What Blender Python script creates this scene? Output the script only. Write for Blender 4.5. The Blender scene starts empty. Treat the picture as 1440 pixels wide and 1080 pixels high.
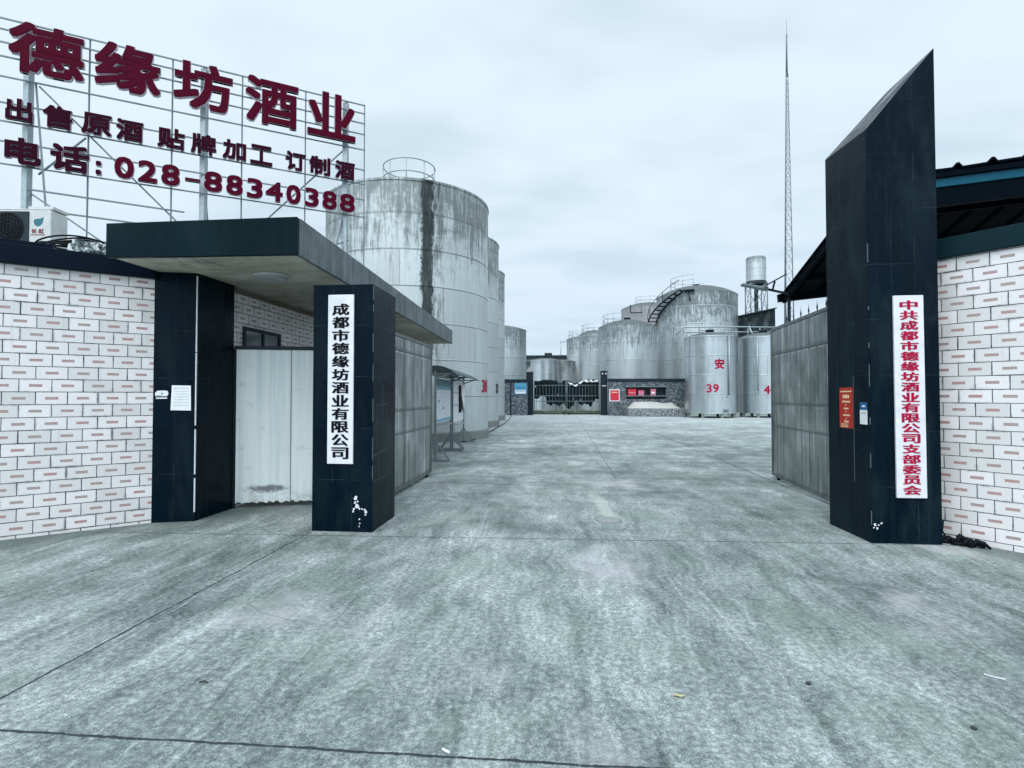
import bpy, bmesh, math, random
from mathutils import Vector, Matrix
random.seed(7)
C = bpy.context.scene
R = math.radians
# ------------------------------------------------------------------ camera
YAW, PITCH = math.atan(73/750), math.atan(17/750)
cam = bpy.data.cameras.new('camera'); camo = bpy.data.objects.new('camera', cam)
C.collection.objects.link(camo); C.camera = camo
cam.sensor_fit = 'HORIZONTAL'; cam.sensor_width = 36; cam.lens = 36*750/1440
cam.clip_end = 3000; cam.clip_start = 0.05
camo.location = (0, 0, 1.6); camo.rotation_euler = (math.pi/2 + PITCH, 0, YAW)
# ------------------------------------------------------------------ view, sun
C.view_settings.view_transform = 'Standard'; C.view_settings.look = 'None'
C.view_settings.exposure = 0.12; C.view_settings.gamma = 1
SUN_EL, SUN_AZ = R(52), R(-165)          # behind the camera, a little to the left
ld = bpy.data.lights.new('sun', 'SUN'); ld.energy = 1.5; ld.angle = R(50); ld.color = (1.0, 0.985, 0.965)
lo = bpy.data.objects.new('sun', ld); C.collection.objects.link(lo)
sd = Vector((math.sin(SUN_AZ)*math.cos(SUN_EL), math.cos(SUN_AZ)*math.cos(SUN_EL), math.sin(SUN_EL)))
lo.rotation_euler = sd.to_track_quat('Z', 'Y').to_euler(); lo.location = (0, -10, 30)

# ------------------------------------------------------------------ node helper
class G:
    def __init__(self, nt): self.nt = nt
    def n(self, t, **kw):
        nd = self.nt.nodes.new(t)
        for k, v in kw.items(): setattr(nd, k, v)
        return nd
    def put(self, sock, v):
        if isinstance(v, bpy.types.NodeSocket): self.nt.links.new(v, sock)
        elif isinstance(v, (tuple, list)) and sock.type == 'RGBA' and len(v) == 3: sock.default_value = (*v, 1)
        else: sock.default_value = v
    def math(self, op, a, b=0.0, c=0.0, clamp=False):
        nd = self.n('ShaderNodeMath', operation=op, use_clamp=clamp)
        for i, v in enumerate((a, b, c)): self.put(nd.inputs[i], v)
        return nd.outputs[0]
    def tc(self, o='Object'): return self.n('ShaderNodeTexCoord').outputs[o]
    def sep(self, v):
        nd = self.n('ShaderNodeSeparateXYZ'); self.put(nd.inputs[0], v); return nd.outputs
    def comb(self, x, y, z=0.0):
        nd = self.n('ShaderNodeCombineXYZ')
        for i, v in enumerate((x, y, z)): self.put(nd.inputs[i], v)
        return nd.outputs[0]
    def scale(self, v, s, rot=(0, 0, 0)):
        nd = self.n('ShaderNodeMapping'); self.put(nd.inputs[0], v); nd.inputs['Scale'].default_value = s
        nd.inputs['Rotation'].default_value = rot; return nd.outputs[0]
    def noise(self, v, s, d=3, r=0.55, dist=0.0):
        nd = self.n('ShaderNodeTexNoise'); self.put(nd.inputs['Vector'], v)
        nd.inputs['Scale'].default_value = s; nd.inputs['Detail'].default_value = d
        nd.inputs['Roughness'].default_value = r; nd.inputs['Distortion'].default_value = dist
        return nd.outputs[0]
    def white(self, v):
        nd = self.n('ShaderNodeTexWhiteNoise', noise_dimensions='2D'); self.put(nd.inputs['Vector'], v); return nd.outputs[0]
    def mr(self, v, a, b, lo=0.0, hi=1.0, smooth=True):
        nd = self.n('ShaderNodeMapRange', interpolation_type='SMOOTHSTEP' if smooth else 'LINEAR')
        for i, x in enumerate((v, a, b, lo, hi)): self.put(nd.inputs[i], x)
        return nd.outputs[0]
    def mix(self, f, a, b, mode='MIX'):
        nd = self.n('ShaderNodeMix', data_type='RGBA', blend_type=mode)
        self.put(nd.inputs[0], f); self.put(nd.inputs[6], a); self.put(nd.inputs[7], b); return nd.outputs[2]
    def ramp(self, f, stops):
        nd = self.n('ShaderNodeValToRGB'); self.put(nd.inputs[0], f); e = nd.color_ramp.elements
        while len(e) < len(stops): e.new(0.5)
        for el, (p, c) in zip(e, stops): el.position = p; el.color = (*c, 1)
        return nd.outputs[0]
    def bump(self, h, strength, dist=0.01):
        nd = self.n('ShaderNodeBump'); self.put(nd.inputs['Height'], h)
        nd.inputs['Strength'].default_value = strength; nd.inputs['Distance'].default_value = dist; return nd.outputs[0]

def mat(name, color=(.5, .5, .5), rough=.6, metal=0.0, spec=.5, build=None):
    m = bpy.data.materials.new(name); m.use_nodes = True
    b = m.node_tree.nodes['Principled BSDF']; g = G(m.node_tree)
    b.inputs['Roughness'].default_value = rough; b.inputs['Metallic'].default_value = metal
    b.inputs['Specular IOR Level'].default_value = spec
    if build:
        out = build(g)
        for k, v in out.items(): g.put(b.inputs[k], v)
    else:                                              # a plain colour always gets some wear of its own
        n = g.noise(g.tc(), 9, 5, .65)
        g.put(b.inputs['Base Color'], g.mix(n, tuple(c*.72 for c in color), tuple(min(1, c*1.22) for c in color)))
    return m

# ------------------------------------------------------------------ world: overcast sky with soft cloud
w = bpy.data.worlds.new('World'); C.world = w; w.use_nodes = True
g = G(w.node_tree); bg = w.node_tree.nodes['Background']
sky = g.n('ShaderNodeTexSky', sky_type='NISHITA', sun_disc=False, sun_elevation=SUN_EL, sun_rotation=SUN_AZ)
d = g.sep(g.tc('Generated'))
up = g.math('MAXIMUM', d[2], 0.0)
den = g.math('ADD', up, 0.22)
pv = g.comb(g.math('DIVIDE', d[0], den), g.math('DIVIDE', d[1], den), 0.0)
n1 = g.noise(g.scale(pv, (1.0, 1.9, 1), (0, 0, R(12))), 1.0, 3, .5, .3)
n2 = g.noise(g.scale(pv, (1, 1.5, 1)), 2.6, 3, .45, .1)
cl = g.math('ADD', g.math('MULTIPLY', n1, .72), g.math('MULTIPLY', n2, .28))
dark = g.mr(cl, .44, .66)
col = g.mix(g.math('MULTIPLY', dark, .72), (7.55, 8.85, 9.8), (5.15, 6.5, 7.55))
hz = g.mr(up, .02, .42)
col = g.mix(hz, g.mix(.55, col, (5.8, 7.05, 8.6)), col)
col = g.mix(.06, col, sky.outputs[0])
sv = g.n('ShaderNodeVectorMath', operation='DOT_PRODUCT'); g.put(sv.inputs[0], g.tc('Generated')); sv.inputs[1].default_value = sd
glow = g.math('ADD', g.mr(sv.outputs['Value'], -.35, .95, .62, 1.9), 0.0)      # cloud is brighter round the hidden sun
ahead = g.mr(d[1], -.2, .5, 0, 1)
glow = g.math('ADD', g.math('MULTIPLY', glow, g.math('SUBTRACT', 1.0, ahead)), ahead)
vm = g.n('ShaderNodeVectorMath', operation='SCALE'); g.put(vm.inputs[0], col); g.put(vm.inputs['Scale'], glow); col = vm.outputs[0]
g.put(bg.inputs[0], col); bg.inputs[1].default_value = 0.1

# ------------------------------------------------------------------ mesh helper
GLY = {}
def glyph(ch):
    if ch not in GLY:
        c = bpy.data.curves.new('t', 'FONT'); c.body = ch; c.size = 1; c.extrude = .5; c.resolution_u = 3
        o = bpy.data.objects.new('t', c); C.collection.objects.link(o)
        me = bpy.data.meshes.new_from_object(o.evaluated_get(bpy.context.evaluated_depsgraph_get()))
        vs = [v.co.copy() for v in me.vertices]; fs = [tuple(p.vertices) for p in me.polygons]
        bpy.data.objects.remove(o); bpy.data.curves.remove(c); bpy.data.meshes.remove(me)
        GLY[ch] = (vs, fs, min(v.x for v in vs), max(v.x for v in vs), min(v.y for v in vs), max(v.y for v in vs))
    return GLY[ch]

class MB:
    def __init__(self): self.bm = bmesh.new(); self.uvs = {}; self.smooth = set()
    def v(self, p): return self.bm.verts.new(p)
    def f(self, vs, smooth=False, uv=None):
        try: fc = self.bm.faces.new(vs)
        except ValueError: return None
        fc.smooth = smooth
        if uv: self.uvs[fc] = uv
        return fc
    def quad(self, a, b, c, d, smooth=False): return self.f([self.v(p) for p in (a, b, c, d)], smooth)
    def hexa(self, p, smooth=False):          # 8 points, bottom ring then top ring (ccw seen from above)
        vs = [self.v(q) for q in p]
        for idx in ((3, 2, 1, 0), (4, 5, 6, 7), (0, 1, 5, 4), (1, 2, 6, 5), (2, 3, 7, 6), (3, 0, 4, 7)):
            self.f([vs[i] for i in idx], smooth)
        return self
    def box(self, x0, x1, y0, y1, z0, z1):
        return self.hexa([(x0, y0, z0), (x1, y0, z0), (x1, y1, z0), (x0, y1, z0), (x0, y0, z1), (x1, y0, z1), (x1, y1, z1), (x0, y1, z1)])
    def prism(self, poly, z0, z1, cap=True):
        n = len(poly); lo = [self.v((x, y, z0)) for x, y in poly]; hi = [self.v((x, y, z1)) for x, y in poly]
        for i in range(n): self.f([lo[i], lo[(i+1) % n], hi[(i+1) % n], hi[i]])
        if cap: self.f(hi); self.f(lo[::-1])
        return self
    def obox(self, a, b, t, z0, z1, off=0.0):  # upright slab along a->b (2-D), thickness t to the left of off
        a, b = Vector(a), Vector(b); u = (b-a).normalized(); n = Vector((-u.y, u.x))
        p = [a+n*off, b+n*off, b+n*(off+t), a+n*(off+t)]
        return self.prism([(q.x, q.y) for q in p], z0, z1)
    def bar(self, a, b, w, h=None, upv=(0, 0, 1)):   # rectangular bar between two points
        a, b = Vector(a), Vector(b); h = h or w; u = (b-a).normalized(); upv = Vector(upv)
        if abs(u.dot(upv)) > .98: upv = Vector((0, 1, 0))
        s = u.cross(upv).normalized(); t = s.cross(u)
        r = [(-s*w-t*h)/2, (s*w-t*h)/2, (s*w+t*h)/2, (-s*w+t*h)/2]
        lo = [self.v(a+q) for q in r]; hi = [self.v(b+q) for q in r]
        for i in range(4): self.f([lo[i], lo[(i+1) % 4], hi[(i+1) % 4], hi[i]])
        self.f(lo[::-1]); self.f(hi); return self
    def tube(self, pts, r, n=8, closed=False, cap=True):
        pts = [Vector(p) for p in pts]; rings = []; m = len(pts); prev = None
        for i, p in enumerate(pts):
            a = pts[(i-1) % m] if (closed or i > 0) else p; b = pts[(i+1) % m] if (closed or i < m-1) else p
            u = (b-a).normalized(); ref = Vector((0, 0, 1)) if abs(u.z) < .95 else Vector((0, 1, 0))
            s = u.cross(ref).normalized()
            if prev and s.dot(prev) < 0: s = -s
            prev = s; t = s.cross(u)
            rr = r[i] if isinstance(r, (list, tuple)) else r
            rings.append([self.v(p+(s*math.cos(k*2*math.pi/n)+t*math.sin(k*2*math.pi/n))*rr) for k in range(n)])
        for i in range(m if closed else m-1):
            A, B = rings[i], rings[(i+1) % m]
            for k in range(n): self.f([A[k], A[(k+1) % n], B[(k+1) % n], B[k]], True)
        if cap and not closed: self.f(rings[0][::-1]); self.f(rings[-1])
        return self
    def lathe(self, prof, cx, cy, n=64, a0=90.0, smooth=True, sharp=(), shell=False):   # prof: (r, z) bottom to top; uv in metres
        RR = max(p[0] for p in prof)
        mk = lambda r, z: None if r < 1e-6 else [self.v((cx+r*math.cos(R(a0)+k*2*math.pi/n), cy+r*math.sin(R(a0)+k*2*math.pi/n), z)) for k in range(n)]
        rings = [mk(*p) for p in prof]
        s = 0.0
        for i in range(len(prof)-1):
            A, B = (mk(*prof[i]), mk(*prof[i+1])) if shell else (rings[i], rings[i+1]); s1 = s + math.hypot(prof[i+1][0]-prof[i][0], prof[i+1][1]-prof[i][1])
            if A is None: A = [self.v((cx, cy, prof[i][1]))]*n
            if B is None: B = [self.v((cx, cy, prof[i+1][1]))]*n
            for k in range(n):
                u0, u1 = k*2*math.pi/n*RR, (k+1)*2*math.pi/n*RR
                vs = [A[k], A[(k+1) % n], B[(k+1) % n], B[k]]; uv = [(u0, s), (u1, s), (u1, s1), (u0, s1)]
                if vs[0] is vs[1]: vs.pop(1); uv.pop(1)
                elif vs[2] is vs[3]: vs.pop(3); uv.pop(3)
                self.f(vs, smooth and i not in sharp and not (shell and abs(prof[i][0]-prof[i+1][0]) > 1e-6), uv)
            s = s1
        return self
    def text(self, ch, o, ux, uy, un, box, z0, z1, bold=((0, 0),), fit=False, tilt=0.0):
        # glyph ch into box (x0,x1,y0,y1) of the plane o+ux*x+uy*y, slab from z0 to z1 along un
        vs, fs, gx0, gx1, gy0, gy1 = glyph(ch); o, ux, uy, un = Vector(o), Vector(ux), Vector(uy), Vector(un)
        x0, x1, y0, y1 = box
        if fit:                               # keep the em square: box is the cell
            f = lambda p: (x0+(x1-x0)*p.x, y0+(y1-y0)*(p.y+.12))
        else:
            f = lambda p: (x0+(x1-x0)*(p.x-gx0)/max(1e-6, gx1-gx0), y0+(y1-y0)*(p.y-gy0)/max(1e-6, gy1-gy0))
        for k, (dx, dy) in enumerate(bold):
            nv = []
            for p in vs:
                x, y = f(p); z = z0 if p.z < 0 else z1+k*.0004
                nv.append(self.v(o+ux*(x+dx)+uy*(y+dy)+un*z))
            for q in fs: self.f([nv[i] for i in q])
        return self
    def build(self, name, m, parent=None, origin=None, bevel=0.0):
        o = Vector(parent.location) if parent else Vector(origin or (0, 0, 0))
        bm = self.bm
        if parent and parent.parent: o = o + Vector(parent.parent.location)
        bmesh.ops.translate(bm, verts=bm.verts, vec=-o)
        bm.normal_update()
        uvl = bm.loops.layers.uv.new('UVMap')
        for fc in bm.faces:
            if fc in self.uvs:
                for l, uv in zip(fc.loops, self.uvs[fc]): l[uvl].uv = uv
            else:
                n = fc.normal
                if abs(n.z) > .7:
                    for l in fc.loops: l[uvl].uv = (l.vert.co.x, l.vert.co.y)
                else:
                    t = Vector((-n.y, n.x, 0)).normalized()
                    for l in fc.loops: l[uvl].uv = (l.vert.co.dot(t), l.vert.co.z)
        me = bpy.data.meshes.new(name); bm.to_mesh(me); bm.free()
        ob = bpy.data.objects.new(name, me); C.collection.objects.link(ob)
        if isinstance(m, (list, tuple)):
            for q in m: me.materials.append(q)
        else: me.materials.append(m)
        if parent: ob.parent = parent
        else: ob.location = o
        if bevel:
            b = ob.modifiers.new('bevel', 'BEVEL'); b.width = bevel; b.segments = 2; b.limit_method = 'ANGLE'; b.angle_limit = R(40)
        return ob
def thing(name, label, cat, loc=(0, 0, 0), group=None):
    o = bpy.data.objects.new(name, None); C.collection.objects.link(o); o.location = loc; o.empty_display_size = .2
    return tag(o, label, cat, group)
def tag(o, label, cat, group=None):
    o['label'] = label; o['category'] = cat
    if group: o['group'] = group
    return o
def struct(o): o['kind'] = 'structure'; return o
def disc_bold(r, n=8): return [(0, 0), (-r, -r), (r, -r), (r, r), (-r, r), (0, -r), (0, r), (-r, 0), (r, 0)]
def x_bold(r): return [(0, 0), (-r, 0), (r, 0), (-r/2, -r*.3), (r/2, r*.3), (-r, r*.3), (r, -r*.3)]

# ------------------------------------------------------------------ materials
def ground_nodes(g):
    p = g.tc(); s = g.sep(p)
    warp = g.n('ShaderNodeVectorMath', operation='ADD'); wn = g.n('ShaderNodeTexNoise'); g.put(wn.inputs['Vector'], p); wn.inputs['Scale'].default_value = .9; wn.inputs['Detail'].default_value = 4
    wv = g.n('ShaderNodeVectorMath', operation='MULTIPLY_ADD'); g.put(wv.inputs[0], wn.outputs['Color']); wv.inputs[1].default_value = (.55, .55, 0); wv.inputs[2].default_value = (-.27, -.27, 0)
    g.put(warp.inputs[0], p); g.put(warp.inputs[1], wv.outputs[0]); q = warp.outputs[0]
    big = g.noise(p, .36, 6, .62, .5)
    mid = g.noise(g.scale(q, (1.0, .42, 1), (0, 0, R(-12))), 1.9, 9, .70, .3)
    patch = g.noise(g.scale(q, (1.35, .60, 1), (0, 0, R(6))), 2.4, 10, .74, .2)
    streak = g.noise(g.scale(q, (7.0, .28, 1), (0, 0, R(5))), 1.7, 9, .74, .15)
    cross = g.noise(g.scale(q, (.22, 2.8, 1), (0, 0, R(5))), 1.5, 8, .74, .2)
    fine = g.noise(p, 26, 9, .82)
    grit = g.noise(p, 110, 4, .75)
    far = g.mr(s[1], 5.0, 11.0)                          # brushed finish changes past the gateway slab
    dirn = g.math('ADD', g.math('MULTIPLY', streak, g.math('SUBTRACT', 1.0, far)), g.math('MULTIPLY', cross, far))
    t = g.math('MULTIPLY', big, .24)
    for a, k in ((mid, .20), (patch, .21), (dirn, .19), (fine, .16)): t = g.math('ADD', t, g.math('MULTIPLY', a, k))
    col = g.ramp(t, [(.405, (.065, .084, .082)), (.455, (.17, .203, .193)), (.497, (.295, .33, .315)), (.537, (.44, .47, .458)), (.592, (.72, .735, .745))])
    gsp = g.mr(grit, .40, .66)
    col = g.mix(.5, col, g.mix(gsp, (.10, .125, .125), (.66, .70, .70)), 'OVERLAY')
    fsp = g.mr(fine, .40, .62)
    col = g.mix(.45, col, g.mix(fsp, (.12, .15, .15), (.74, .76, .765)), 'OVERLAY')
    col = g.mix(g.math('MULTIPLY', g.mr(s[1], 14, 42), .45), col, (.60, .63, .645))   # concrete mixed paler towards the far end
    # greenish growth in loose blotches
    alg = g.mr(g.noise(q, .8, 7, .72, .4), .50, .66)
    col = g.mix(g.math('MULTIPLY', alg, .38), col, (.235, .315, .25))
    pink = g.mr(g.noise(g.scale(p, (1, 1, 1), (0, 0, 1)), .55, 4, .6), .56, .7)
    col = g.mix(g.math('MULTIPLY', pink, .45), col, (.53, .515, .545))
    # dark soft oil and damp stains
    st = g.mr(g.noise(g.scale(q, (.8, .5, 1), (0, 0, R(30))), 1.25, 7, .68, .6), .57, .70)
    col = g.mix(g.math('MULTIPLY', st, .6), col, (.095, .125, .13))
    # tyre tracks, groups of fine lines along the drive
    tr = g.mr(g.math('SINE', g.math('MULTIPLY', g.math('ADD', s[0], g.math('ADD', g.math('MULTIPLY', s[1], .07), g.math('MULTIPLY', mid, .05))), 105)), .0, .9)
    trm = g.mr(g.noise(g.scale(p, (1.5, .22, 1), (0, 0, R(5))), 1.4, 5, .7), .55, .68)
    col = g.mix(g.math('MULTIPLY', g.math('MULTIPLY', g.math('MULTIPLY', tr, trm), g.mr(fine, .4, .6)), .45), col, (.66, .70, .72))
    # pale cement drag behind the manhole cover
    mx = g.math('SUBTRACT', s[0], g.math('SUBTRACT', .62, g.math('MULTIPLY', g.math('SUBTRACT', s[1], 7.0), .085)))
    dm = g.math('MULTIPLY', g.mr(g.math('ABSOLUTE', g.math('ADD', mx, g.math('MULTIPLY', g.math('SUBTRACT', patch, .5), .25))), .05, .14, 1, 0), g.math('MULTIPLY', g.mr(s[1], 7.0, 7.1), g.mr(s[1], 8.2, 9.4, 1, 0)))
    col = g.mix(g.math('MULTIPLY', dm, .42), col, (.60, .62, .56))
    # damp dirt that the rain washes off the two tiled walls
    dl = g.math('SUBTRACT', g.math('MULTIPLY', g.math('ADD', s[0], 5.18), .666), g.math('MULTIPLY', g.math('SUBTRACT', s[1], 6.31), .746))
    drr = g.math('ADD', g.math('MULTIPLY', g.math('SUBTRACT', s[0], 4.06), -.762), g.math('MULTIPLY', g.math('SUBTRACT', s[1], 6.66), -.648))
    dw = g.math('MINIMUM', g.math('ABSOLUTE', dl), g.math('ABSOLUTE', drr))
    dw = g.math('ADD', dw, g.math('MULTIPLY', g.math('SUBTRACT', mid, .5), 1.6))
    dmp = g.math('MULTIPLY', g.mr(dw, .15, .75, 1, 0), g.mr(g.math('ABSOLUTE', s[0]), 3.2, 4.2))
    col = g.mix(g.math('MULTIPLY', dmp, .62), col, (.095, .125, .115))
    # hairline cracks and oil drips
    vk = g.n('ShaderNodeTexVoronoi', feature='DISTANCE_TO_EDGE'); g.put(vk.inputs['Vector'], q); vk.inputs['Scale'].default_value = .42
    ck = g.math('MULTIPLY', g.mr(vk.outputs[0], .0012, .0045, 1, 0), g.mr(g.noise(p, .7, 4, .6), .50, .58))
    col = g.mix(g.math('MULTIPLY', ck, .28), col, (.06, .075, .075))
    vd = g.n('ShaderNodeTexVoronoi'); g.put(vd.inputs['Vector'], q); vd.inputs['Scale'].default_value = 3.4
    dr = g.math('MULTIPLY', g.mr(g.math('ADD', vd.outputs[0], g.math('MULTIPLY', g.math('SUBTRACT', fine, .5), .12)), .07, .15, 1, 0), g.math('GREATER_THAN', g.sep(vd.outputs['Color'])[0], .90))
    col = g.mix(g.math('MULTIPLY', dr, .5), col, (.06, .075, .078))
    # joints between the poured slabs
    wob = g.math('MULTIPLY', g.math('SUBTRACT', g.noise(p, 3.2, 5, .7), .5), .05)
    chip = g.noise(p, 16, 3, .7)
    def line(coord, at, wd):
        dd = g.math('ABSOLUTE', g.math('ADD', g.math('SUBTRACT', coord, at), wob))
        return g.mr(dd, g.math('MULTIPLY', chip, wd), g.math('MULTIPLY', chip, wd*2.6), 1.0, 0.0)
    near = g.math('LESS_THAN', s[1], 6.05)
    j = g.math('MULTIPLY', line(s[0], -2.97, .009), near)
    slope = g.math('SUBTRACT', s[1], g.math('MULTIPLY', s[0], .01))
    j = g.math('MAXIMUM', j, line(slope, 2.37, .0085))
    j = g.math('MAXIMUM', j, g.math('MULTIPLY', line(g.math('SUBTRACT', s[1], g.math('MULTIPLY', s[0], .04)), 6.03, .012), .75))
    for yy in (10.5, 15.2, 20.1, 25.2, 31): j = g.math('MAXIMUM', j, g.math('MULTIPLY', line(s[1], yy, .016), .5))
    j = g.math('MAXIMUM', j, g.math('MULTIPLY', g.math('MULTIPLY', line(s[0], 3.9, .014), g.math('GREATER_THAN', s[1], 7.0)), .8))
    j = g.math('MAXIMUM', j, g.math('MULTIPLY', g.math('MULTIPLY', line(s[0], 1.0, .014), g.math('GREATER_THAN', s[1], 10.5)), .5))
    col = g.mix(j, col, (.025, .035, .04))
    spk = g.mr(g.noise(p, 60, 2, .5), .70, .78)
    col = g.mix(g.math('MULTIPLY', spk, .55), col, (.09, .11, .115))
    spk2 = g.mr(g.noise(g.scale(p, (1, 1, 1), (0, 0, 2)), 46, 4, .6), .63, .75)
    col = g.mix(g.math('MULTIPLY', spk2, .45), col, (.66, .70, .72))
    h = g.math('ADD', g.math('MULTIPLY', fine, .6), g.math('MULTIPLY', grit, .4))
    h = g.math('SUBTRACT', h, g.math('MULTIPLY', j, 1.5))
    return {'Base Color': col, 'Normal': g.bump(h, .55, .012), 'Roughness': g.mr(t, .35, .65, .62, .9)}
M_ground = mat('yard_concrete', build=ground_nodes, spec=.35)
def tile_nodes(g, u0, v0):
    s = g.sep(g.tc('UV')); bw, bh = .2835, .1464
    wob = g.math('MULTIPLY', g.math('SUBTRACT', g.noise(g.tc('UV'), 7, 4, .7), .5), .006)
    u = g.math('ADD', g.math('ADD', s[0], u0), wob); v = g.math('ADD', g.math('SUBTRACT', s[1], v0), wob)
    vv = g.math('DIVIDE', v, bh); row = g.math('FLOOR', vv); fv = g.math('SUBTRACT', vv, row)
    off = g.math('MULTIPLY', g.math('FLOORED_MODULO', row, 2.0), .5)
    uu = g.math('ADD', g.math('DIVIDE', u, bw), off); cu = g.math('FLOOR', uu); fu = g.math('SUBTRACT', uu, cu)
    eu = g.math('MULTIPLY', g.math('MINIMUM', fu, g.math('SUBTRACT', 1.0, fu)), bw)
    ev = g.math('MULTIPLY', g.math('MINIMUM', fv, g.math('SUBTRACT', 1.0, fv)), bh)
    e = g.math('MINIMUM', eu, ev)
    grow = g.mr(g.noise(g.tc('UV'), 3.1, 5, .7), .45, .75, .0026, .0062)
    mort = g.mr(e, grow, g.math('ADD', grow, .0022), 1.0, 0.0)
    rnd = g.white(g.comb(cu, row)); rnd2 = g.white(g.comb(row, cu))
    rib = g.noise(g.scale(g.tc('UV'), (2.5, 70, 1)), 3.0, 3, .6)
    base = g.mix(rnd, (.67, .655, .64), (.85, .805, .81))
    base = g.mix(g.math('MULTIPLY', g.mr(rib, .5, .7), .22), base, (.55, .55, .56))
    blot = g.noise(g.tc('UV'), 11, 5, .7)
    base = g.mix(g.math('MULTIPLY', g.mr(blot, .5, .75), .25), base, (.62, .64, .60))
    du = g.math('MULTIPLY', g.math('ABSOLUTE', g.math('SUBTRACT', fu, .5)), bw)
    dv = g.math('MULTIPLY', g.math('ABSOLUTE', g.math('SUBTRACT', fv, .5)), bh)
    dash = g.math('MULTIPLY', g.mr(du, .056, .060, 1, 0), g.mr(dv, .0145, .0170, 1, 0))
    dcol = g.mix(rnd2, (.37, .30, .27), (.47, .245, .225))
    dcol = g.mix(g.mr(g.noise(g.tc('UV'), 23, 3, .6), .4, .7), dcol, (.40, .33, .32))
    base = g.mix(dash, base, dcol)
    # soot creeping out of some joints
    soot = g.math('MULTIPLY', g.mr(e, .0, .026, 1, 0), g.mr(g.noise(g.tc('UV'), 2.3, 6, .75), .48, .66))
    base = g.mix(g.math('MULTIPLY', soot, .85), base, (.16, .18, .175))
    base = g.mix(mort, base, (.045, .055, .06))
    strk = g.mr(g.noise(g.scale(g.tc('UV'), (5, .35, 1)), 2.0, 5, .65), .56, .76)
    base = g.mix(g.math('MULTIPLY', strk, .22), base, (.33, .35, .34))
    h = g.math('ADD', g.math('MULTIPLY', mort, -1.0), g.math('MULTIPLY', rib, .25))
    return {'Base Color': base, 'Normal': g.bump(h, .6, .006), 'Roughness': g.mr(mort, 0, 1, .38, .9)}
M_tile = mat('printed_wall_tile', build=lambda g: tile_nodes(g, .141, .037), spec=.4)
M_tileR = mat('printed_boundary_tile', build=lambda g: tile_nodes(g, .145, .061), spec=.4)
def granite(name, su=.12, seam_v=.61, base=(.0005, .0050, .0105), wear=.25, hi=(.003, .0105, .0155), v0=0.0):
    def nodes(g):
        uv = g.tc('UV'); s = g.sep(uv)
        sp = g.noise(g.tc(), 130, 2, .6); cl = g.noise(g.scale(g.tc(), (1, 1, .35)), 2.6, 6, .65, .5)
        fv = g.math('PINGPONG', g.math('ADD', s[1], v0), seam_v/2)
        dv = g.math('SUBTRACT', seam_v/2, g.math('ABSOLUTE', g.math('SUBTRACT', fv, 0)))
        sv = g.mr(fv, .0015, .004, 1, 0)
        du = g.math('ABSOLUTE', g.math('SUBTRACT', g.math('ABSOLUTE', s[0]), su))
        su_ = g.mr(du, .0015, .004, 1, 0)
        seam = g.math('MULTIPLY', g.math('MAXIMUM', sv, su_), g.mr(g.noise(g.tc(), 3.1, 4, .7), .46, .68, .10, 1))
        rnd = g.white(g.comb(g.math('FLOOR', g.math('DIVIDE', g.math('ADD', s[1], v0), seam_v)), g.math('FLOOR', g.math('MULTIPLY', s[0], 2.0))))
        c = g.mix(g.mr(sp, .45, .75), base, hi)
        c = g.mix(g.math('MULTIPLY', rnd, .35), c, tuple(b*2.0 for b in base))
        c = g.mix(g.math('MULTIPLY', g.mr(cl, .45, .75), wear), c, (.020, .038, .044))
        run = g.mr(g.noise(g.scale(g.tc(), (9, 9, .3)), 1.6, 5, .65), .56, .74)
        c = g.mix(g.math('MULTIPLY', run, wear*.5), c, (.035, .055, .06))
        c = g.mix(g.math('MULTIPLY', seam, .22), c, (.12, .16, .17))
        return {'Base Color': c, 'Roughness': g.mr(cl, .3, .7, .16, .42), 'Normal': g.bump(g.math('MULTIPLY', seam, -1.0), .3, .003)}
    return mat(name, build=nodes, spec=.06)
M_gran = granite('dark_granite')
M_granC = granite('dark_granite_weathered', wear=.5, base=(.0005, .0052, .0108))
M_fascia = granite('fascia_granite_dull', su=9, seam_v=9, base=(.0010, .0095, .0125), wear=.25)
def sidefascia(g):  # weathered granite; sky reflection on this side painted in as a paler base
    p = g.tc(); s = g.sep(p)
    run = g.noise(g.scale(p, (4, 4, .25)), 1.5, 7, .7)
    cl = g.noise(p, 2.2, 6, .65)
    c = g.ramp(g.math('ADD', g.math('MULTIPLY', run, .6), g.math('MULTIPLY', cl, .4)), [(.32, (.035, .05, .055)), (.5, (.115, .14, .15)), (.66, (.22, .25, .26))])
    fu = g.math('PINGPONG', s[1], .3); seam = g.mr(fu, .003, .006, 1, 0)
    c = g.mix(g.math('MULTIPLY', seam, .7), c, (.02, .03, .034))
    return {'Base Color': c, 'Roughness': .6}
M_sidefascia = mat('sky_sheen_weathered_slabs', build=sidefascia, spec=.3)
def soffit(g):
    p = g.tc(); cl = g.noise(p, 1.1, 6, .65, .7); s = g.noise(g.scale(p, (.5, 3, 1)), 2.0, 5, .65)
    c = g.ramp(g.math('ADD', g.math('MULTIPLY', cl, .6), g.math('MULTIPLY', s, .4)), [(.33, (.26, .235, .19)), (.48, (.44, .41, .34)), (.58, (.55, .53, .46)), (.7, (.66, .64, .60))])
    peel = g.mr(g.noise(p, 2.6, 5, .7, 1.2), .60, .64)
    c = g.mix(g.math('MULTIPLY', peel, .7), c, (.12, .14, .115))
    return {'Base Color': c, 'Normal': g.bump(cl, .3, .02)}
M_soffit = mat('stained_soffit_plaster', build=soffit, rough=.85, spec=.2)
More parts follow.
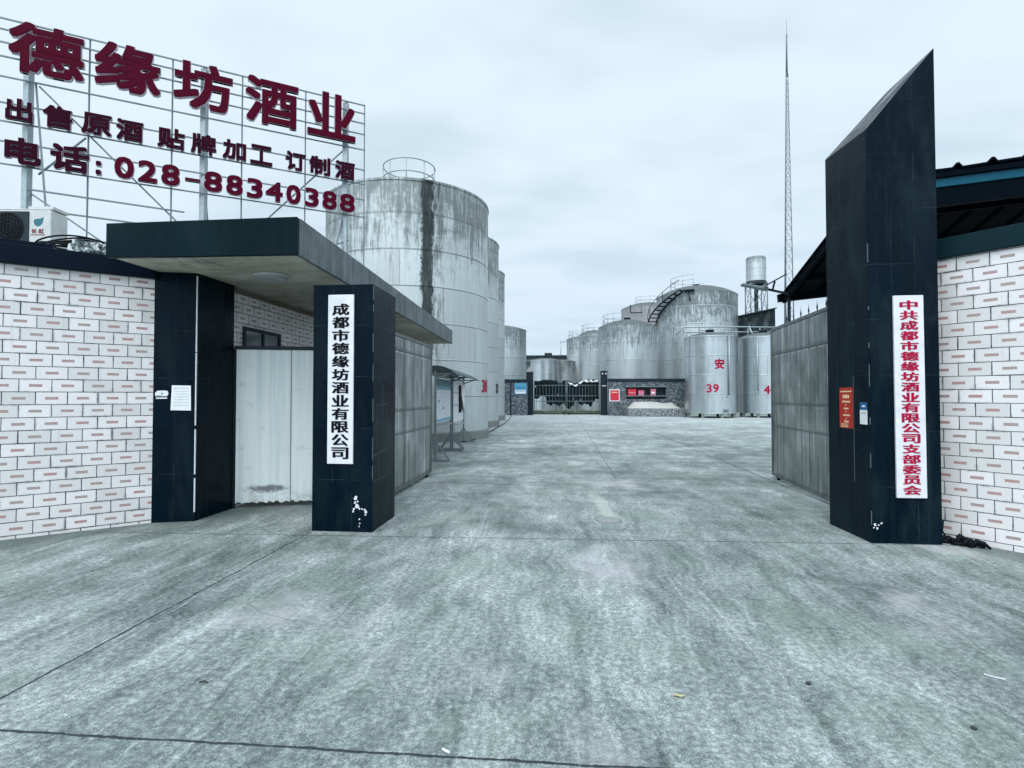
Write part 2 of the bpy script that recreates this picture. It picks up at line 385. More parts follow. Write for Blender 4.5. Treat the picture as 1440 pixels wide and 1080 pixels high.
def sheet(name, dark, midc, light, metal=.45, rough=.45, su=6.0, spec=.4):
    def nodes(g):
        p = g.tc(); run = g.noise(g.scale(p, (su, su, .28)), 1.3, 7, .68, .2); cl = g.noise(p, 1.6, 6, .65, .4)
        t = g.math('ADD', g.math('MULTIPLY', run, .58), g.math('MULTIPLY', cl, .42))
        c = g.ramp(t, [(.34, dark), (.5, midc), (.66, light)])
        sp = g.mr(g.noise(p, 26, 5, .7), .64, .74)
        c = g.mix(g.math('MULTIPLY', sp, .5), c, (.11, .09, .07))
        return {'Base Color': c, 'Roughness': g.mr(cl, .3, .7, rough-.1, rough+.18)}
    return mat(name, build=nodes, metal=metal, spec=spec)
M_gate = sheet('weathered_gate_sheet', (.075, .085, .085), (.27, .295, .29), (.60, .64, .63), .7, .38)
M_gatebar = sheet('gate_frame_steel', (.06, .07, .07), (.14, .16, .16), (.24, .26, .26))
M_galv = mat('galvanised_pipe', (.36, .42, .44), .45, .6)
M_steel = mat('painted_angle_steel', (.17, .215, .23), .5, .35)
M_darksteel = mat('dark_steel', (.020, .032, .040), .5, .2, spec=.2)
def whitedoor(g):
    p = g.tc(); s = g.sep(p); run = g.noise(g.scale(p, (8, 8, .3)), 1.4, 6, .65); cl = g.noise(p, 2.0, 6, .7)
    c = g.mix(g.mr(run, .4, .7), (.83, .89, .87), (.66, .74, .74))
    green = g.mr(g.noise(g.scale(p, (1.2, 1.2, 1.5)), 2.2, 6, .75, .4), .56, .70)
    c = g.mix(g.math('MULTIPLY', green, .38), c, (.27, .34, .30))
    # a patch of worn-through paint near the foot
    dx = g.math('DIVIDE', g.math('ADD', s[0], .02), .34); dz = g.math('DIVIDE', g.math('SUBTRACT', s[2], .27), .075)
    rr = g.math('SQRT', g.math('ADD', g.math('MULTIPLY', dx, dx), g.math('MULTIPLY', dz, dz)))
    bl = g.mr(g.math('ADD', rr, g.math('MULTIPLY', g.math('SUBTRACT', g.noise(g.scale(p, (2, 2, 5)), 6, 5, .75), .5), 2.2)), .35, 1.0, 1, 0)
    c = g.mix(g.math('MULTIPLY', bl, .8), c, (.05, .06, .06))
    rust = g.math('MULTIPLY', g.mr(s[2], .06, .3, 1, 0), g.mr(g.noise(p, 9, 6, .75), .42, .66))
    c = g.mix(g.math('MULTIPLY', rust, .6), c, (.17, .16, .14))
    return {'Base Color': c}
M_whitedoor = mat('white_painted_sheet', build=whitedoor, rough=.42, metal=.0, spec=.4)
def tank_nodes(course=1.265, grime=1.0, shiny=0.0, stain=None, lip=.45, light=(.60, .655, .65), top0=.62):
    def nodes(g):
        uv = g.tc('UV'); s = g.sep(uv); gen = g.sep(g.tc('Generated')); p = g.tc()
        streak = g.noise(g.scale(uv, (3.2, .30, 1)), 1.6, 9, .78, .25)
        fstreak = g.noise(g.scale(uv, (14, .35, 1)), 1.6, 4, .6)
        cl = g.noise(p, 1.3, 8, .74, .5)
        ck = g.math('DIVIDE', s[1], course); cf = g.math('FLOOR', ck); fr = g.math('SUBTRACT', ck, cf)
        rnd = g.white(g.comb(cf, g.math('FLOOR', g.math('ADD', g.math('DIVIDE', s[0], 4.2), g.math('MULTIPLY', cf, .37)))))
        c = g.mix(g.mr(fstreak, .38, .66), tuple(k*.86 for k in light), light)
        c = g.mix(g.math('MULTIPLY', rnd, .55), c, tuple(k*.72 for k in light))
        c = g.mix(g.math('MULTIPLY', g.mr(streak, .46, .72), .42), c, (.26, .30, .30))
        # weathering: black growth runs down from the rim
        hi = g.mr(gen[2], top0, .97)
        gm = g.math('ADD', g.math('MULTIPLY', streak, .62), g.math('MULTIPLY', cl, .38))
        gm = g.math('ADD', gm, g.math('MULTIPLY', hi, .17))
        gr = g.math('MULTIPLY', g.mr(gm, .55, .72), grime, clamp=True)
        spot = g.mr(g.noise(g.scale(uv, (1, .6, 1)), 5.5, 8, .82), .55, .66)
        gr = g.math('MAXIMUM', gr, g.math('MULTIPLY', g.math('MULTIPLY', spot, hi), .8*grime, clamp=True))
        c = g.mix(g.math('MULTIPLY', gr, .78), c, (.115, .138, .135))
        seam = g.mr(g.math('MINIMUM', fr, g.math('SUBTRACT', 1.0, fr)), .006, .017, 1, 0)
        vu = g.math('ADD', g.math('DIVIDE', s[0], 4.2), g.math('MULTIPLY', cf, .37))
        vf = g.math('SUBTRACT', vu, g.math('FLOOR', vu)); vs = g.mr(g.math('MINIMUM', vf, g.math('SUBTRACT', 1.0, vf)), .002, .006, 1, 0)
        sm = g.math('MAXIMUM', seam, g.math('MULTIPLY', vs, .7))
        c = g.mix(g.math('MULTIPLY', sm, .72), c, (.13, .155, .155))
        hl = g.math('MULTIPLY', g.mr(fr, .012, .02), g.mr(fr, .035, .05, 1, 0))       # highlight painted as a pale line above each seam
        c = g.mix(g.math('MULTIPLY', hl, lip), c, (.80, .84, .85))
        rgh = g.mr(cl, .3, .7, .36-.10*shiny, .56-.18*shiny)
        if stain:
            u0, wd, vend = stain
            wz = g.math('MULTIPLY', g.math('SUBTRACT', g.noise(g.scale(uv, (1, .6, 1)), 2.4, 9, .8), .5), .62)
            du = g.math('ABSOLUTE', g.math('ADD', g.math('SUBTRACT', s[0], u0), wz))
            m1 = g.mr(du, wd*.75, wd*1.15, 1, 0)
            du2 = g.math('ABSOLUTE', g.math('ADD', g.math('SUBTRACT', s[0], u0+.36), g.math('MULTIPLY', wz, 1.6)))
            m2 = g.math('MULTIPLY', g.mr(du2, .03, .30, 1, 0), g.mr(g.noise(g.scale(uv, (2, .35, 1)), 3, 6, .7), .42, .6))
            mm = g.math('MAXIMUM', m1, g.math('MULTIPLY', m2, .75))
            mm = g.math('MULTIPLY', mm, g.math('MULTIPLY', g.mr(s[1], vend, vend+2.5), g.mr(g.noise(g.scale(uv, (4, .5, 1)), 2.2, 8, .75), .28, .52, .72, 1)))
            c = g.mix(g.math('MULTIPLY', mm, .95), c, (.016, .022, .022))
        h = g.math('ADD', g.math('MULTIPLY', sm, 1.0), g.math('MULTIPLY', cl, .8))
        return {'Base Color': c, 'Roughness': rgh, 'Normal': g.bump(h, .25, .03)}
    return nodes
def tankmat(name, metal=.25, **k): return mat(name, metal=metal, spec=.35, build=tank_nodes(**k))
def rubble(g):
    p = g.tc()
    vo = g.n('ShaderNodeTexVoronoi', feature='DISTANCE_TO_EDGE'); g.put(vo.inputs['Vector'], p); vo.inputs['Scale'].default_value = 8.5
    v2 = g.n('ShaderNodeTexVoronoi'); g.put(v2.inputs['Vector'], p); v2.inputs['Scale'].default_value = 8.5
    e = g.mr(vo.outputs[0], .01, .06, 1, 0); rc = g.sep(v2.outputs['Color'])[0]
    c = g.ramp(rc, [(0, (.05, .07, .085)), (.4, (.09, .12, .145)), (.7, (.16, .195, .22)), (1, (.30, .31, .32))])
    c = g.mix(g.math('MULTIPLY', e, .8), c, (.02, .026, .032))
    c = g.mix(g.math('MULTIPLY', g.mr(g.noise(p, 14, 5, .7), .5, .7), .5), c, (.36, .37, .36))
    return {'Base Color': c, 'Normal': g.bump(g.mr(vo.outputs[0], 0, .12), .8, .05)}
M_rubble = mat('rubble_stone', build=rubble, rough=.8, spec=.3)
def pebble(g):
    v2 = g.n('ShaderNodeTexVoronoi'); g.put(v2.inputs['Vector'], g.tc()); v2.inputs['Scale'].default_value = 15
    rc = g.sep(v2.outputs['Color'])[0]; e = g.mr(v2.outputs[0], .25, .55)
    c = g.ramp(rc, [(0, (.08, .10, .11)), (.4, (.22, .25, .26)), (.75, (.40, .42, .42)), (1, (.60, .60, .58))])
    return {'Base Color': g.mix(g.math('MULTIPLY', e, .6), c, (.06, .075, .08))}
M_pebble = mat('pebble_dash', build=pebble, rough=.85, spec=.2)
M_cap = mat('dark_wall_coping', (.010, .020, .030), .5, spec=.2)
M_coping = mat('navy_coping_paint', (.0015, .006, .016), .5, spec=.08)
M_copingR = mat('teal_coping_paint', (.003, .020, .027), .5, spec=.1)
M_white = mat('white_sign_board', (.72, .725, .77), .4)
M_black = mat('black_lettering', (.003, .004, .006), .6, spec=.1)
M_red = mat('red_lettering', (.40, .004, .045), .5, spec=.15)
M_letred = mat('dark_red_letter_face', (.076, .0008, .014), .5, spec=.05)
M_letdark = mat('purple_black_letter_face', (.030, .0010, .011), .5, spec=.05)
M_letrim = mat('pale_letter_return', (.60, .56, .62), .5)
M_letback = mat('dark_letter_body', (.05, .04, .05), .5)
M_plinth = mat('stained_concrete_plinth', (.20, .22, .21), .85)
M_conc = mat('bare_concrete', (.26, .28, .28), .85)
M_paper = mat('white_paper', (.80, .83, .86), .7)
M_grey = mat('grey_print', (.30, .33, .36), .7)
M_dust = mat('dusty_stone_joint', (.075, .098, .105), .8)
M_ac = mat('aged_appliance_enamel', (.56, .58, .57), .5)
M_rubber = mat('black_rubber', (.005, .007, .010), .6, spec=.12)
M_blue = mat('blue_enamel', (.012, .12, .26), .35)
M_sky = mat('blue_print', (.08, .30, .48), .5)
M_teal = mat('teal_print', (.012, .13, .17), .4)
M_postred = mat('red_poster_print', (.44, .028, .018), .45, spec=.2)
M_yellow = mat('cream_print', (.80, .60, .36), .5)
M_firered = mat('fire_red_paint', (.55, .012, .035), .4)
M_pinkbox = mat('faded_pink_paint', (.50, .16, .24), .5)
M_roof = mat('dark_roof_sheet', (.0010, .0038, .0075), .6, spec=.03)
M_bluefascia = mat('blue_fascia_sheet', (.004, .085, .14), .4, spec=.12)
M_sand = mat('heaped_sand', (.50, .49, .46), .95)
M_tarp = mat('dark_green_tarpaulin', (.003, .011, .014), .6, spec=.12)
M_glass = mat('dim_window_glass', (.05, .08, .09), .08, spec=.6)
M_lamp = mat('ceiling_lamp_diffuser', (.34, .36, .37), .4)
M_darkwall = sheet('blackened_concrete', (.008, .012, .016), (.018, .026, .030), (.09, .10, .10), metal=0, rough=.8, su=1.2, spec=.05)
M_leaf = mat('dry_leaf', (.44, .41, .26), .7)
M_grass = mat('rough_grass', (.075, .105, .045), .8)
M_stone = mat('dark_pebble', (.03, .032, .034), .7)
M_shedwall = mat('shed_wall_paint', (.10, .13, .15), .7)

# ------------------------------------------------------------------ setting
struct(MB().box(-900, 900, -400, 1500, -.3, -.008).build('ground', mat('earth', (.17, .18, .16), .95)))
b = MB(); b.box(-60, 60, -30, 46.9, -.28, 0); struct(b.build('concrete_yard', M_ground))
def pt(o, n, *a): ...

# ---- guard house (left): splayed tiled front wall, canopy, roof
gh = thing('guard_house', 'low guard house with white printed tile walls and a flat canopy over its doorway', 'building', (-6.5, 8, 0))
W0, W1 = Vector((-5.18, 6.31)), Vector((-6.23, 5.373)); wd_ = (W1-W0).normalized(); WE = W0+wd_*9
nl = Vector((-wd_.y, wd_.x))            # outward normal candidate
if nl.dot(Vector((1, -1))) < 0: nl = -nl
poly = [(WE.x, WE.y), (W0.x, W0.y), (-5.18, 7.18), (-4.72, 7.18), (-4.72, 15.4), (-13.5, 15.4)]
b = MB(); b.prism(poly, -.2, 3.085); wall = b.build('wall', M_tile, gh)
b = MB(); b.obox((WE.x, WE.y), (W0.x, W0.y), .30, 3.087, 3.31, -.08); b.build('coping', M_coping, gh, bevel=.008)
b = MB(); b.obox((WE.x, WE.y), (W0.x-.75, W0.y-.67), .22, 3.312, 3.365, -.03); b.build('coping_cap', M_coping, gh, bevel=.006)
b = MB(); b.prism([(WE.x, WE.y+.35), (-5.3, 6.55), (-5.3, 15.5), (-13.6, 15.5)], 3.09, 3.30); b.build('roof', M_conc, gh)
b = MB(); random.seed(3)               # broken mortar and old tiles along the roof edge
for k in range(26):
    s = .40+k*.018; q = W0+wd_*s-nl*(.42+random.uniform(-.05, .05)); h = random.uniform(.10, .2); r = random.uniform(.04, .075)
    b.hexa([(q.x-r, q.y-r*.7, 3.30), (q.x+r, q.y-r*.6, 3.30), (q.x+r*.9, q.y+r, 3.30), (q.x-r*.8, q.y+r, 3.30),
            (q.x-r*.7, q.y-r*.5, 3.36+h*random.uniform(.7, 1)), (q.x+r*.8, q.y-r*.5, 3.36+h), (q.x+r*.6, q.y+r*.6, 3.36+h*.8), (q.x-r*.5, q.y+r*.7, 3.36+h)])
def mottled(g):
    n = g.noise(g.tc(), 9, 5, .7, 1.0)
    return {'Base Color': g.ramp(n, [(.42, (.03, .05, .05)), (.5, (.16, .2, .2)), (.56, (.62, .66, .67))])}
b.build('roof_edge_mortar', mat('flaking_mortar', build=mottled, rough=.9), gh)
# canopy
b = MB(); b.prism([(-5.17, 5.62), (-3.0, 5.72), (-3.03, 6.12), (-3.40, 15.9), (-5.17, 15.9)], 3.2, 3.56); cn = b.build('canopy', M_conc, gh)
b = MB(); b.hexa([(-5.19, 5.56, 3.175), (-2.97, 5.665, 3.18), (-2.97, 5.715, 3.18), (-5.19, 5.615, 3.175),
                  (-5.19, 5.56, 3.57), (-2.97, 5.665, 3.61), (-2.97, 5.715, 3.61), (-5.19, 5.615, 3.57)])
b.build('front_fascia', M_fascia, gh, bevel=.006)
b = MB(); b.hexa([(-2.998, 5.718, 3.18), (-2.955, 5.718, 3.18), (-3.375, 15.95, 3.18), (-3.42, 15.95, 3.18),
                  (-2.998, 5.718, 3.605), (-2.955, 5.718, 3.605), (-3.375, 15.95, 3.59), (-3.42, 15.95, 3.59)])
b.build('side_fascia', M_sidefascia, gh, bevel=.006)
b = MB(); b.prism([(-5.15, 5.62), (-3.0, 5.72), (-3.03, 6.12), (-3.40, 15.85), (-5.15, 15.85)], 3.188, 3.197); b.build('soffit', M_soffit, gh)
# window in the passage wall
win = MB().box(-4.725, -4.69, 7.43, 8.46, 1.55, 1.60).box(-4.725, -4.69, 7.43, 8.46, 2.58, 2.63).box(-4.725, -4.69, 7.43, 7.48, 1.60, 2.58).box(-4.725, -4.69, 8.41, 8.46, 1.60, 2.58).box(-4.725, -4.69, 7.93, 7.97, 1.60, 2.58).build('window', M_darksteel, gh)
MB().box(-4.718, -4.71, 7.48, 8.41, 1.60, 2.58).build('pane', M_glass, win)
# ceiling lamp under the canopy
cl = thing('ceiling_lamp', 'round white ceiling lamp, unlit, under the canopy soffit', 'lamp', (-3.82, 6.646, 3.187))
MB().lathe([(0, 3.12), (.15, 3.122), (.205, 3.135), (.215, 3.155), (.215, 3.165)], -3.82, 6.646, 40).build('diffuser', M_lamp, cl)
MB().lathe([(.217, 3.156), (.232, 3.160), (.232, 3.187), (.1, 3.187)], -3.82, 6.646, 40).build('rim', M_ac, cl)

# ---- pillars
def chips(b, rows):
    for (a, c, w) in rows: b.bar(a, c, w, .006)
pA = thing('granite_pillar', 'dark granite pillar with a white notice on it at the left end of the canopy', 'pillar', (-4.945, 6.8, 0), 'granite gate pillars')
MB().prism([(-5.19, 6.295), (-4.71, 6.43), (-4.70, 7.20), (-5.19, 7.20)], -.1, 3.187).build('shaft', M_gran, pA, bevel=.004)
b = MB(); random.seed(5); z = .12
while z < 3.1:
    h = random.uniform(.15, .6); w_ = random.uniform(.004, .008)
    b.box(-4.713-w_*.3, -4.703, 6.424, 6.432+w_, z, min(z+h, 3.15)); z += h+random.choice((.004, .01, .05))
b.build('edge_joint', M_white, pA)
pB = thing('granite_pillar', 'dark granite pillar carrying the white board with black writing', 'pillar', (-2.615, 6.52, 0), 'granite gate pillars')
MB().box(-2.985, -2.245, 6.11, 6.95, -.1, 2.93).build('shaft', M_gran, pB, bevel=.005)
b = MB(); random.seed(9); z = .62
while z < 2.75:
    h = random.uniform(.04, .3); b.box(-2.2475, -2.2415, 6.106, 6.112+random.uniform(.003, .008), z, z+h); z += h+random.uniform(.02, .35)
b.bar((-2.2445, 6.45, 1.38), (-2.2445, 6.452, 1.74), .003, .008); b.bar((-2.2445, 6.24, 1.49), (-2.2445, 6.62, 1.50), .003, .006)
b.bar((-2.2445, 6.12, .89), (-2.2445, 6.60, .93), .003, .008); b.bar((-2.2445, 6.118, .585), (-2.2445, 6.62, .60), .003, .005)
b.bar((-2.2445, 6.30, .62), (-2.2445, 6.302, .86), .003, .006)
b.build('edge_joint', M_dust, pB)
b = MB(); random.seed(21)
def patch(b, cx, cz, r, y, n=9):
    pts = []
    for k in range(n):
        a = k*2*math.pi/n; q = r*random.uniform(.45, 1.2); pts.append((cx+q*math.cos(a), cz+q*math.sin(a)*1.1))
    lo = [b.v((x, y, z)) for x, z in pts]; hi = [b.v((x, y-.003, z)) for x, z in pts]
    for k in range(n): b.f([lo[k], lo[(k+1) % n], hi[(k+1) % n], hi[k]])
    b.f(hi)
for x, z, r in ((-2.445, .40, .026), (-2.45, .345, .020), (-2.435, .30, .028), (-2.465, .27, .016), (-2.475, .245, .014), (-2.40, .275, .012), (-2.365, .27, .012), (-2.335, .262, .014), (-2.318, .235, .024), (-2.325, .205, .010), (-2.40, .15, .011), (-2.395, .10, .010), (-2.402, .065, .008), (-2.42, .36, .012)):
    patch(b, x, z, r, 6.1085)
b.build('flaked_patch', M_white, pB)
pC = thing('granite_pillar', 'tall dark granite pillar with a slanted pointed top on the right of the entrance', 'pillar', (3.69, 6.63, 0), 'granite gate pillars')
b = MB(); b.hexa([(3.33, 6.19, -.1), (4.055, 6.20, -.1), (4.055, 7.07, -.1), (3.31, 7.07, -.1),
                  (3.33, 6.19, 4.55), (4.055, 6.20, 5.43), (4.055, 7.07, 5.43), (3.31, 7.07, 4.60)])
b.build('shaft', M_granC, pC, bevel=.005)
b = MB(); random.seed(11); z = .2
while z < 3.2:
    h = random.uniform(.03, .3); b.box(3.3265, 3.3315+random.uniform(.001, .004), 6.1865, 6.1935, z, z+h); z += h+random.uniform(.05, .5)
b.bar((3.3215, 6.50, .62), (3.3215, 6.50, 1.82), .003, .008); b.build('edge_joint', M_dust, pC)
b = MB()
for x, z, r in ((3.362, .205, .02), (3.385, .165, .012), (3.40, .20, .01), (3.43, .22, .012), (3.352, .17, .009), (3.60, 1.305, .008)): patch(b, x, z, r, 6.1885)
b.build('flaked_patch', M_white, pC)

# ---- vertical name boards
def nameboard(text, x0, x1, z0, z1, y, m, label, tilt=0.0, top=.06, bot=.06, cw=.62):
    t = thing('name_board', label, 'sign', ((x0+x1)/2, y, z0), 'vertical name boards')
    cx = (x0+x1)/2; ca, sa = math.cos(tilt), math.sin(tilt); zc = (z0+z1)/2
    def P(x, yy, z): return (cx+(x-cx)*ca-(z-zc)*sa, yy, zc+(x-cx)*sa+(z-zc)*ca)
    b = MB(); b.hexa([P(x0, y-.025, z0), P(x1, y-.025, z0), P(x1, y, z0), P(x0, y, z0), P(x0, y-.025, z1), P(x1, y-.025, z1), P(x1, y, z1), P(x0, y, z1)])
    b.build('board', M_white, t, bevel=.004)
    n = len(text); L = (z1-z0-top-bot); ch = L/n; w_ = (x1-x0)*cw; b = MB()
    o = P(cx, y-.0255, zc); ux = Vector((ca, 0, sa)); uz = Vector((-sa, 0, ca))
    for i, c in enumerate(text):
        zt = (z1-zc)-top-ch*(i+.5); h = ch*.86
        b.text(c, o, ux, uz, (0, -1, 0), (-w_/2, w_/2, zt-h/2, zt+h/2), 0, .002, x_bold(w_*.040))
    b.build('lettering', m, t)
    return t
nameboard('成都市德缘坊酒业有限公司', -2.79, -2.475, .80, 2.805, 6.107, M_black, 'white vertical board with black characters on the pillar under the canopy', 0, .10, .05, .62)
nameboard('中共成都市德缘坊酒业有限公司支部委员会', 3.577, 3.883, .50, 2.695, 6.187, M_red, 'long white vertical board with red characters on the tall slanted pillar', R(.15), .05, .03, .56)
# notices stuck on the pillars
def sticker(name, label, cat, pts, m, extra=None, group=None):
    o = tag(MB().hexa(pts).build(name, m, None, pts[0]), label, cat, group); return o
t = thing('paper_notice', 'white typed paper sheet taped to the left granite pillar', 'notice', (-4.875, 6.40, 1.418))
def onA(x): return 6.295+(x+5.19)*(.135/.48)-.002
b = MB(); b.hexa([(-4.99, onA(-4.99)-.002, 1.42), (-4.76, onA(-4.76)-.002, 1.415), (-4.76, onA(-4.76), 1.415), (-4.99, onA(-4.99), 1.42),
                  (-4.978, onA(-4.978)-.002, 1.738), (-4.765, onA(-4.765)-.002, 1.735), (-4.765, onA(-4.765), 1.735), (-4.978, onA(-4.978), 1.738)])
b.build('sheet', M_paper, t)
b = MB()
for k in range(7):
    z = 1.70-k*.036; b.hexa([(-4.955, onA(-4.955)-.0045, z-.006), (-4.79, onA(-4.79)-.0045, z-.006), (-4.79, onA(-4.79)-.003, z-.006), (-4.955, onA(-4.955)-.003, z-.006),
                             (-4.955, onA(-4.955)-.0045, z+.004), (-4.79, onA(-4.79)-.0045, z+.004), (-4.79, onA(-4.79)-.003, z+.004), (-4.955, onA(-4.955)-.003, z+.004)])
b.build('typed_lines', mat('pale_grey_type', (.62, .65, .68), .7), t)
t = thing('sticker', 'small torn pale sticker beside the paper notice on the left pillar', 'sticker', (-5.1, 6.37, 1.57))
b = MB()
def stk(b, pts, y0, dy):
    lo = [b.v((x, onA(x)+y0, z)) for x, z in pts]; hi = [b.v((x, onA(x)+y0-dy, z)) for x, z in pts]; n = len(pts)
    for k in range(n): b.f([lo[k], lo[(k+1) % n], hi[(k+1) % n], hi[k]])
    b.f(hi)
stk(b, [(-5.16, 1.595), (-5.03, 1.60), (-5.015, 1.63), (-5.025, 1.665), (-5.06, 1.672), (-5.14, 1.668), (-5.165, 1.64)], 0, .0015)
stk(b, [(-5.155, 1.565), (-5.03, 1.568), (-5.03, 1.583), (-5.155, 1.58)], 0, .0015); b.build('backing', M_paper, t)
b = MB(); stk(b, [(-5.10, 1.64), (-5.07, 1.64), (-5.085, 1.62)], -.003, .001); stk(b, [(-5.155, 1.60), (-5.08, 1.604), (-5.08, 1.61), (-5.155, 1.607)], -.003, .001); b.build('print', M_teal, t)
def sideC(y): return 3.33-(y-6.19)*(.02/.88)
t = thing('poster', 'red poster with rows of cream print on the tall pillar side', 'poster', (3.32, 6.66, 1.2))
b = MB(); Y0, Y1 = 6.515, 6.80
def slabC(b, y0, y1, z0, z1, d0, d1):
    b.hexa([(sideC(y1)-d1, y1, z0), (sideC(y0)-d1, y0, z0), (sideC(y0)-d0, y0, z0), (sideC(y1)-d0, y1, z0), (sideC(y1)-d1, y1, z1), (sideC(y0)-d1, y0, z1), (sideC(y0)-d0, y0, z1), (sideC(y1)-d0, y1, z1)])
slabC(b, Y0, Y1, 1.225, 1.70, .001, .003); b.build('sheet', M_postred, t)
b = MB(); L = Y1-Y0
random.seed(2)
def words(b, z, h, a, c, n):
    st = (c-a)/n
    for k in range(n): slabC(b, Y1-L*(a+st*(k+.86)), Y1-L*(a+st*(k+.08)), z-h/2, z+h/2*random.uniform(.8, 1), .0032, .0045)
for z, h, a, c, n in ((1.655, .016, .1, .92, 14), (1.595, .042, .26, .76, 4), (1.535, .022, .2, .82, 8), (1.495, .014, .46, .54, 1), (1.455, .022, .34, .70, 4), (1.415, .014, .46, .54, 1), (1.375, .022, .27, .78, 6), (1.335, .014, .46, .54, 1), (1.30, .024, .36, .70, 4)): words(b, z, h, a, c, n)
for z in (1.272, 1.258, 1.246, 1.236): words(b, z, .006, .1, .66, 12)
b.build('lettering', M_yellow, t)
t = thing('card', 'small white card with a blue header on the tall pillar side', 'card', (3.32, 6.31, 1.28))
b = MB(); slabC(b, 6.235, 6.375, 1.285, 1.445, .001, .003); b.build('sheet', M_paper, t)
b = MB(); slabC(b, 6.235, 6.375, 1.447, 1.53, .001, .003); b.build('header', mat('blue_card_header', (.012, .10, .28), .4), t)
b = MB(); slabC(b, 6.275, 6.33, 1.478, 1.498, .0032, .004); b.build('header_print', M_paper, t)
b = MB(); slabC(b, 6.26, 6.34, 1.415, 1.42, .0032, .004); slabC(b, 6.26, 6.35, 1.40, 1.405, .0032, .004); b.build('lettering', M_grey, t)

# ---- white pedestrian door in the passage
dr = thing('sheet_door', 'white painted sheet metal door under the canopy with rust along its foot', 'door', (-4.25, 7.45, 0))
def dy(x): return 7.215+(x+4.70)*.29
def leaf(b, xa, xb, za, zb, seed):
    random.seed(seed); n = int((xb-xa)/.03); F, Bk = [], []
    for i in range(n+1):
        x = xa+(xb-xa)*i/n; zz = za+.007*math.sin(x*62)+random.uniform(-.010, .010)
        F.append((b.v((x, dy(x), zz)), b.v((x, dy(x), zb)))); Bk.append((b.v((x, dy(x)+.035, zz)), b.v((x, dy(x)+.035, zb))))
    for i in range(n):
        b.f([F[i][0], F[i+1][0], F[i+1][1], F[i][1]]); b.f([Bk[i+1][0], Bk[i][0], Bk[i][1], Bk[i+1][1]])
        b.f([F[i][0], Bk[i][0], Bk[i+1][0], F[i+1][0]]); b.f([F[i][1], F[i+1][1], Bk[i+1][1], Bk[i][1]])
b = MB(); leaf(b, -4.672, -3.965, .075, 2.27, 1); b.build('door_leaf', M_whitedoor, dr)
b = MB(); leaf(b, -3.952, -2.995, .075, 2.27, 2); b.build('door_leaf', M_whitedoor, dr)
b = MB(); b.bar((-4.70, 7.225, 2.295), (-2.995, 7.225+.49, 2.305), .05, .05); b.bar((-4.692, 7.225, 0), (-4.692, 7.225, 2.27), .03, .03, (0, 1, 0)); b.build('door_frame', M_darksteel, dr)

# ---- folded-back sheet steel gate leaves
def gateleaf(name, label, a, c, z0, z1, side, seams):
    # a (near) to c (far); side=+1 face looks to +x, -1 to -x
    a, c = Vector(a), Vector(c); u = (c-a).normalized(); n = Vector((u.y, -u.x))*side; L = (c-a).length
    if n.x*side < 0: n = -n
    t = thing(name, label, 'gate', (a.x, a.y, 0), 'steel gate leaves')
    def P(s, d, z): q = a+u*s+n*d; return (q.x, q.y, z)
    def slab(b, s0, s1, d0, d1, za, zb): b.hexa([P(s0, d0, za), P(s1, d0, za), P(s1, d1, za), P(s0, d1, za), P(s0, d0, zb), P(s1, d0, zb), P(s1, d1, zb), P(s0, d1, zb)])
    b = MB(); slab(b, .03, L-.03, -.03, 0, z0+.03, z1-.03)
    zs = [z0+.03]+sorted(seams)+[z1-.03]
    step = .30
    for bi in range(len(zs)-1):
        za, zb = zs[bi]+.012, zs[bi+1]-.012; s = .05; k = 0
        wd = (.60, .60, .30, .60)[bi % 4]
        while s < L-.1:
            e = min(s+wd-.012, L-.045); m = (s+e)/2; dd = .016 if bi == 2 else .008
            v = [b.v(P(*q)) for q in ((s, .001, za), (e, .001, za), (e, .001, zb), (s, .001, zb), (s+.05, dd, za+.04), (e-.05, dd, za+.04), (e-.05, dd, zb-.04), (s+.05, dd, zb-.04))]
            for idx in ((0, 1, 5, 4), (1, 2, 6, 5), (2, 3, 7, 6), (3, 0, 4, 7), (4, 5, 6, 7)): b.f([v[i] for i in idx])
            s += wd; k += 1
    bmesh.ops.recalc_face_normals(b.bm, faces=b.bm.faces)
    b.build('panel', M_gate, t)
    b = MB(); slab(b, 0, .05, -.04, .022, z0, z1); slab(b, L-.05, L, -.04, .022, z0, z1)
    slab(b, .05, L-.05, -.04, .02, z1-.05, z1); slab(b, .05, L-.05, -.04, .02, z0, z0+.06)
    for z in seams: slab(b, .05, L-.05, -.02, .014, z-.013, z+.013)
    slab(b, L*.5-.012, L*.5+.012, -.02, .0125, z0+.06, z1-.05)
    b.build('frame', M_gatebar, t)
    for s in (.5, L-.3):
        q = P(s, -.01, .04); w_ = MB(); w_.tube([Vector(q)+Vector((n.x, n.y, 0))*.02, Vector(q)-Vector((n.x, n.y, 0))*.02], .04, 14); w_.build('wheel', M_rubber, t)
    return t
gateleaf('gate_leaf', 'left steel gate leaf folded back under the canopy, grey ribbed sheets', (-2.70, 6.98), (-2.69, 10.64), .06, 2.625, 1, (.98, 1.36, 2.36))
gateleaf('gate_leaf', 'right steel gate leaf folded back behind the tall slanted pillar, grey ribbed sheets', (3.80, 7.10), (4.07, 10.92), .06, 2.92, -1, (1.03, 1.46, 2.40))
# spiked railing behind the right leaf
sp = thing('spiked_railing', 'thin dark railing with spear tips rising above the right gate leaf', 'railing', (4.5, 9, 0))
b = MB(); b.bar((4.22, 7.2, 2.75), (4.42, 11.2, 2.75), .03); b.bar((4.22, 7.2, .3), (4.42, 11.2, .3), .03)
for k in range(11):
    y = 7.45+k*.36; x = 4.22+.2*(y-7.2)/4
    b.bar((x, y, 0), (x, y, 3.02), .012)
    b.lathe([(.003, 3.02), (.013, 3.06), (.008, 3.09), (.016, 3.12), (.004, 3.20), (.001, 3.26)], x, y, 8)
b.build('bars', M_darksteel, sp)

